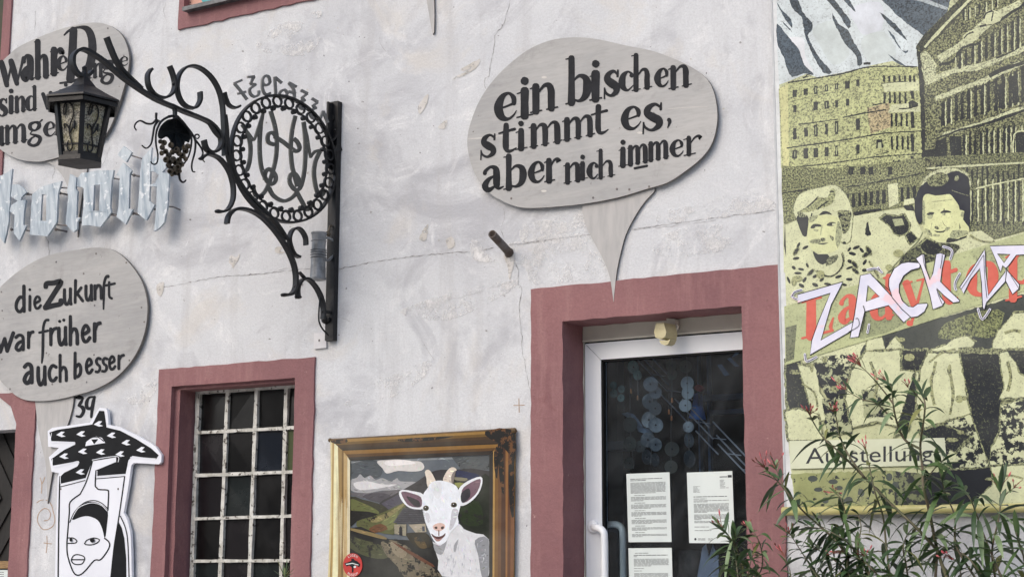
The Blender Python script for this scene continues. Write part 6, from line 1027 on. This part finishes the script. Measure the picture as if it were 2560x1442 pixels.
t = thing('shelf_rack', 'blue grey steel rack with two uprights in the dark behind the blue cloth', 'rack', tuple(XW('h', (1250, 1400), .95)))
for nm, a_, c_ in (('upright', (1180, 60), (1225, 1500)), ('upright', (1285, 60), (1340, 1500)), ('rail', (1240, 575), (1750, 612)), ('rail', (1330, 742), (1750, 772)), ('rail', (900, 70), (1500, 96))):
    s = MB(); a = XW('h', a_, .95); c = XW('h', c_, .95); s.box((a.x, .95, c.z), (c.x, .98, a.z)); s.build(nm, BLm, t)
t = thing('pale_scatter_sheet', 'pale grey sheet imitating scattered light between the dark discs and the smoky disc string', 'light patch', tuple(XW('h', (500, 800), .45))); s = MB()  # pale sheet added to imitate a fabric-like scatter of light
dr = [(330, 780), (400, 765), (470, 790), (520, 850), (570, 930), (640, 960), (690, 1010), (660, 1030), (590, 1005), (520, 980), (490, 900), (450, 830), (390, 820)]
o_ = [XW('h', p, .45+.02*math.sin(p[0]*.02)) for p in dr]; s.slab(o_, (0, .004, 0)); s.build('fabric', mat('pale_grey_scatter', g_(150, 168, 184), g_(110, 128, 144), 14.), t)
t = thing('paper_tag', 'pair of pale blue paper tags in the top right corner of the door glass', 'tag', tuple(XW('h', (1480, 280), .4)))
for q in ([(1410, 235), (1460, 225), (1550, 345), (1490, 358)], [(1520, 165), (1560, 150), (1660, 250), (1610, 250)], [(1575, 148), (1610, 100), (1660, 95), (1640, 118)]): s = MB(); s.slab(L('h', .40, q), (0, .002, 0)); s.build('tag', mat('pale_blue_card', g_(112, 132, 156), g_(84, 104, 130), 9.), t)
s = MB(); s.slab(L('h', .5, spl([(1160, 470), (1200, 455), (1250, 480), (1245, 515), (1190, 530), (1160, 510)], 2, True)), (0, .02, 0)); tag(s.build('red_rag', mat('red_cloth', g_(190, 50, 44), g_(140, 34, 34), 9.)), 'small red rag hanging above the blue cloth inside the door', 'rag')
t = thing('wooden_post', 'grey white post with a small ledge just inside the glass door', 'post', tuple(XW('h', (220, 1400), .9))); s = MB(); a = XW('h', (150, 60), .9); c = XW('h', (284, 1100), .9); s.box((a.x, .9, c.z), (c.x, .98, 2.9)); s.box((a.x+.01, .9, .4), (c.x+.03, .98, c.z-.045)); s.build('shaft', mat('greyed_white_wood', g_(120, 120, 112), g_(100, 100, 92), 6.), t); s = MB(); s.box((a.x, .86, c.z-.04), (c.x+.055, .99, c.z)); s.build('ledge', mat('dusty_ledge', g_(150, 154, 156), g_(130, 134, 136), 6.), t)
for j, (x, yy) in enumerate([(440, 530), (516, 602), (902, 630), (866, 762), (896, 830)]):
    s = MB(); s.lathe(XW('h', (x, yy-30), .35), (0, 0, -1), [(0, .001), (.004, .004), (.02, .005), (.024, .001)], 8); s.tube([XW('h', (x, yy-30), .35), XW('h', (x+4, 60), .35)], .0008, 4, 1)
    tag(s.build('copper_pendant', [mat('copper', g_(196, 132, 82), g_(170, 104, 60), 30., metal=.4, rough=.35, bump=0), wm], smooth=True), ['small copper pendant highest at the left inside the door', 'small copper pendant beside and below the highest one', 'copper pendant hanging at the middle near the slanting truss', 'small copper pendant lower left of the middle one', 'lowest copper pendant inside the door'][j], 'pendant', 'copper pendants inside the door')
s = MB(); yq = .30
for pts, o in (([(1640, 1404), (1690, 1120), (1725, 1080), (1760, 1240), (1770, 1600), (1600, 1600)], 0), ([(1700, 1404), (1790, 1085), (1845, 1190), (1860, 1600), (1690, 1600)], -.02)): s.slab(L('f', yq+o, pts), (0, .004, 0))
tag(s.build('paper_cone', mat('grey_paper', g_(130, 138, 152), g_(110, 118, 132), 4.)), 'pointed grey paper shapes standing inside the door below the letter', 'paper')
s = MB(); s.lathe(XW('f', (1575, 1500), .42), (0, 0, 1), [(-.3, .05), (.06, .052), (.13, .05), (.155, .046), (.16, 0)], 18); tag(s.build('wooden_stump', mat('rough_bark', g_(96, 86, 78), g_(66, 60, 54), 22., bump=.8, bsc=40.), smooth=True), 'rough brown wooden stump standing inside the door below the notices', 'stump')
# ------------------------------------------------------------------ oleanders in pots along the wall
random.seed(33)
LM = [mat('oleander_leaf_dark', g_(48, 70, 44), g_(62, 86, 54), 14., rough=.38, bump=.05, spec=.5), mat('oleander_leaf_mid', g_(72, 98, 58), g_(90, 114, 70), 14., rough=.4, bump=.05), mat('oleander_leaf_pale', g_(126, 146, 108), g_(100, 122, 86), 14., rough=.5, bump=.05), mat('oleander_leaf_yellow', g_(128, 130, 76), g_(104, 112, 66), 14., rough=.5, bump=.05)]
SM = mat('oleander_stem', g_(88, 92, 66), g_(104, 92, 76), 20., rough=.6, bump=.2); FM = [mat('pink_bud', g_(198, 84, 96), g_(214, 128, 128), 40., bump=0, rough=.5), mat('red_brown_stalk', g_(112, 58, 56), g_(134, 84, 66), 40., bump=0)]
PM = mat('terracotta_pot', g_(168, 104, 78), g_(150, 92, 70), 6., bump=.2)
def leaf(mb, b0, d, ln_, w, droop, mi):
    d = d.normalized(); side = d.cross(V((0, 0, 1))); side = side.normalized() if side.length > .05 else V((1, 0, 0)); side = (side+V((random.uniform(-.5, .5), random.uniform(-.5, .5), random.uniform(-.5, .5)))).normalized(); up = side.cross(d).normalized(); n = 7; i = None; R = []
    for j in range(n+1):
        t = j/n; c = b0+d*ln_*t+V((0, 0, -droop*ln_*t*t)); ww = w*.5*max(.04, (math.sin(math.pi*min(1, t*.96+.03))**.8)); R.append(mb.add([c-side*ww+up*ww*.35, c, c+side*ww+up*ww*.35]))
    for a, c in zip(R, R[1:]): mb.face([a, a+1, c+1, c], mi); mb.face([a+1, a+2, c+2, c+1], mi)
def flower(fb, p, d, n, size=1.):
    for j in range(n):
        v = (d.normalized()+V((random.uniform(-.8, .8), random.uniform(-.5, .3), random.uniform(-.3, .7)))).normalized(); q = p+v*random.uniform(.02, .06)*size; fb.tube([p, (p+q)/2+V((0, 0, .003)), q], [.0016, .0013, .001], 4, 1)
        if random.random() < .75: e = q+(v+V((0, 0, .3))).normalized()*random.uniform(.010, .026); fb.tube([q, q*.5+e*.5, e], [.0015, random.uniform(.0024, .004), .0006], 5, 0 if random.random() < .7 else 1)
def oleander(label, base, stems):
    t = thing('oleander', label, 'oleander', base, 'oleanders growing along the wall'); lb, sb, fb = MB(), MB(), MB()
    for k, y, pts, r0, t0, dens, LL, fl in stems:
        P3 = []; n = len(pts)
        for j, p in enumerate(pts): P3.append(XW(k, p, y+(.10*math.sin(j*1.7+pts[0][0])*.5)))
        P3 = [V(p) for p in spl([tuple(p) for p in P3], 6)]
        if pts[0][1] > 1250 or r0 > .005: P3 = [V(p) for p in spl([(base[0]+random.uniform(-.05, .05), base[1]+random.uniform(-.05, .05), .36), tuple((V((base[0], base[1], .9))*.5+V((P3[0].x, P3[0].y, .9))*.5)), tuple(P3[0])], 5)][:-1]+P3
        m = len(P3); sb.tube(P3, [r0*(1.15-.8*i/m) for i in range(m)], 6)
        L_ = [0.]
        for a, c in zip(P3, P3[1:]): L_.append(L_[-1]+(c-a).length)
        tot = L_[-1]; st = .033/dens; q = max(tot*t0, 0.); ph = random.random()*6
        while q < tot-.004:
            i = next(j for j in range(m) if L_[j] >= q); a, c = P3[i-1], P3[i]; f = (q-L_[i-1])/max(1e-6, L_[i]-L_[i-1]); p = a+(c-a)*f; d = (c-a).normalized(); u = d.orthogonal().normalized(); w = d.cross(u); end = (tot-q) < .08
            if p.z > 1.25:
              for j in range(3):
                if random.random() < .12: continue
                an = ph+j*2.094+random.uniform(-.4, .4); o = u*math.cos(an)+w*math.sin(an); tilt = random.uniform(.3, .7) if end else random.uniform(.75, 1.5)
                l = LL*1.28*random.uniform(.6, 1.2)*(.8 if end else 1); leaf(lb, p, d*math.cos(tilt)+o*math.sin(tilt), l, random.uniform(.015, .024)*(l/.1)**.5, random.uniform(.0, .2) if end else random.uniform(.15, .95), random.choices((0, 1, 2, 3), (5, 3.2, 1., .4))[0])
            ph += 1.05; q += st*random.uniform(.7, 1.3)
        if fl: fb = MB(); flower(fb, P3[-1], P3[-1]-P3[-4], fl); fb.build('flower_cluster', FM, t)
    sb.build('stem', SM, t, True); lb.build('foliage', LM, t, True)
    s = MB(); s.lathe((base[0], base[1], 0), (0, 0, 1), [(0, 0), (0, .13), (.3, .18), (.3, .20), (.36, .20), (.36, .175), (.32, .17), (.31, 0)], 24); s.build('pot', PM, t, True)
oleander('small oleander at the foot of the glass door, covering the corner of the letter', (-2.62, -.42, 0),
 [('f', -.40, [(2060, 1500), (2060, 1300), (2030, 1130), (1960, 1020), (1880, 930)], .004, .72, 1.25, .095, 7), ('f', -.36, [(2180, 1480), (2270, 1300), (2260, 1120), (2210, 1000), (2150, 930)], .0035, .74, .8, .065, 6), ('f', -.44, [(2040, 1440), (2020, 1260), (2000, 1120), (2010, 980)], .0035, .78, 1.2, .09, 0), ('f', -.42, [(2120, 1500), (2140, 1350), (2160, 1250), (2190, 1150)], .0035, .78, .9, .07, 3)])
oleander('tall oleander with red buds reaching in front of the word on the banner', (-1.75, -.50, 0),
 [('r', -.42, [(1250, 1442), (1190, 1270), (1135, 1010), (1100, 860), (1095, 760), (1080, 600), (1100, 450), (1110, 330), (1085, 265)], .007, .62, .62, .10, 0), ('r', -.40, [(1190, 1270), (1050, 1120), (880, 960), (720, 800), (640, 720), (560, 640), (460, 550), (400, 460), (372, 400)], .0055, .60, .62, .085, 9),
  ('r', -.42, [(1080, 620), (980, 560), (930, 450), (905, 330), (895, 230), (860, 180)], .0042, .25, 1., .095, 5), ('r', -.40, [(905, 330), (830, 230), (760, 150), (700, 90)], .003, .5, .5, .07, 10), ('r', -.40, [(900, 430), (800, 330), (700, 300), (600, 240)], .003, .3, .55, .08, 9), ('r', -.44, [(720, 800), (620, 660), (565, 540), (540, 420), (520, 380)], .0036, .35, .55, .075, 8), ('r', -.42, [(1100, 330), (1060, 280), (1000, 225)], .0025, .5, .6, .07, 5), ('r', -.42, [(1100, 860), (1160, 760), (1230, 690)], .003, .2, .5, .10, 0)])
oleander('bushy oleander with pink buds between the door jamb and the tall stem', (-2.12, -.46, 0),
 [('r', -.40, [(620, 1300), (520, 1190), (420, 1100), (330, 1020), (220, 890), (190, 830), (150, 740)], .005, .62, .8, .085, 7), ('r', -.40, [(220, 890), (140, 800), (80, 740)], .003, .4, .5, .06, 9), ('r', -.44, [(885, 1442), (860, 1230), (840, 1050), (790, 900), (750, 720), (730, 620)], .005, .66, .5, .085, 5), ('r', -.38, [(520, 1442), (480, 1300), (560, 1160), (600, 1050), (570, 940), (530, 900)], .004, .62, .9, .09, 9),
  ('r', -.48, [(760, 1442), (700, 1340), (640, 1250), (560, 1180), (440, 1130), (340, 1120)], .004, .60, 1.1, .09, 0), ('r', -.48, [(420, 1442), (350, 1330), (280, 1220), (240, 1160)], .0035, .66, 1., .075, 6), ('r', -.46, [(1000, 1442), (985, 1340), (970, 1260), (990, 1180), (1030, 1130)], .004, .68, 1.1, .095, 0), ('r', -.5, [(820, 1442), (760, 1380), (700, 1330), (590, 1290)], .004, .66, 1., .08, 10), ('r', -.5, [(760, 1442), (740, 1360), (725, 1310)], .003, .7, .6, .07, 7), ('r', -.44, [(640, 1442), (560, 1360), (470, 1290), (360, 1240)], .004, .66, 1.1, .085, 0), ('r', -.42, [(700, 1442), (680, 1250), (700, 1120), (680, 1040)], .004, .68, 1., .09, 0), ('r', -.42, [(250, 1442), (240, 1390), (210, 1310)], .003, .7, .5, .06, 8)])
oleander('open oleander with long drooping leaves at the right edge of the picture', (-1.42, -.44, 0),
 [('r', -.40, [(1430, 1442), (1310, 1240), (1300, 1050), (1240, 900), (1210, 780)], .005, .60, .75, .12, 0), ('r', -.40, [(1560, 1442), (1540, 1270), (1580, 1080), (1595, 960), (1590, 880)], .005, .58, .7, .125, 6), ('r', -.42, [(1600, 1442), (1540, 1300), (1480, 1150), (1440, 1040), (1400, 940), (1345, 880)], .0045, .6, .7, .115, 0), ('r', -.46, [(1760, 1442), (1740, 1300), (1700, 1180), (1690, 1080)], .0045, .6, .8, .12, 0), ('r', -.46, [(1340, 1442), (1330, 1360), (1290, 1330)], .003, .7, .6, .07, 6), ('r', -.46, [(1850, 1442), (1800, 1250), (1780, 1120)], .004, .6, .8, .12, 0), ('r', -.36, [(1590, 960), (1640, 900), (1680, 870)], .0025, .5, .3, .06, 5), ('r', -.44, [(1480, 1442), (1400, 1330), (1310, 1270), (1200, 1240)], .004, .68, .7, .11, 0)])
t = thing('window_plant', 'small spiky shoot of a plant poking up before the lattice window', 'plant', tuple(XW(0, (712, 1442), -.15))); s = MB(); sb = MB()
bp = XW(0, (712, 1475), -.12); sb.tube([V((bp.x, bp.y, .3)), V((bp.x+.01, bp.y, 1.)), bp, XW(0, (712, 1420), -.12)], [.006, .006, .005, .003], 6); sb.build('stem', LM[3], t, True)
for x, y_, l in [(690, 1394, 0), (718, 1396, 0), (729, 1402, 0), (738, 1420, 0), (683, 1425, 0), (708, 1412, 0), (724, 1425, 0), (700, 1420, 0), (736, 1432, 0)]:
    a = XW(0, (711+random.uniform(-3, 3), 1445), -.12); e = XW(0, (x, y_), -.12+random.uniform(-.04, .03)); leaf(s, a, e-a, (e-a).length, .008, -.05, random.choice((1, 3, 2)))
s.build('foliage', LM, t, True)
s = MB(); s.lathe((bp.x, bp.y, 0), (0, 0, 1), [(0, 0), (0, .1), (.28, .14), (.32, .15), (.32, .13), (.29, 0)], 20); s.build('pot', PM, t, True)
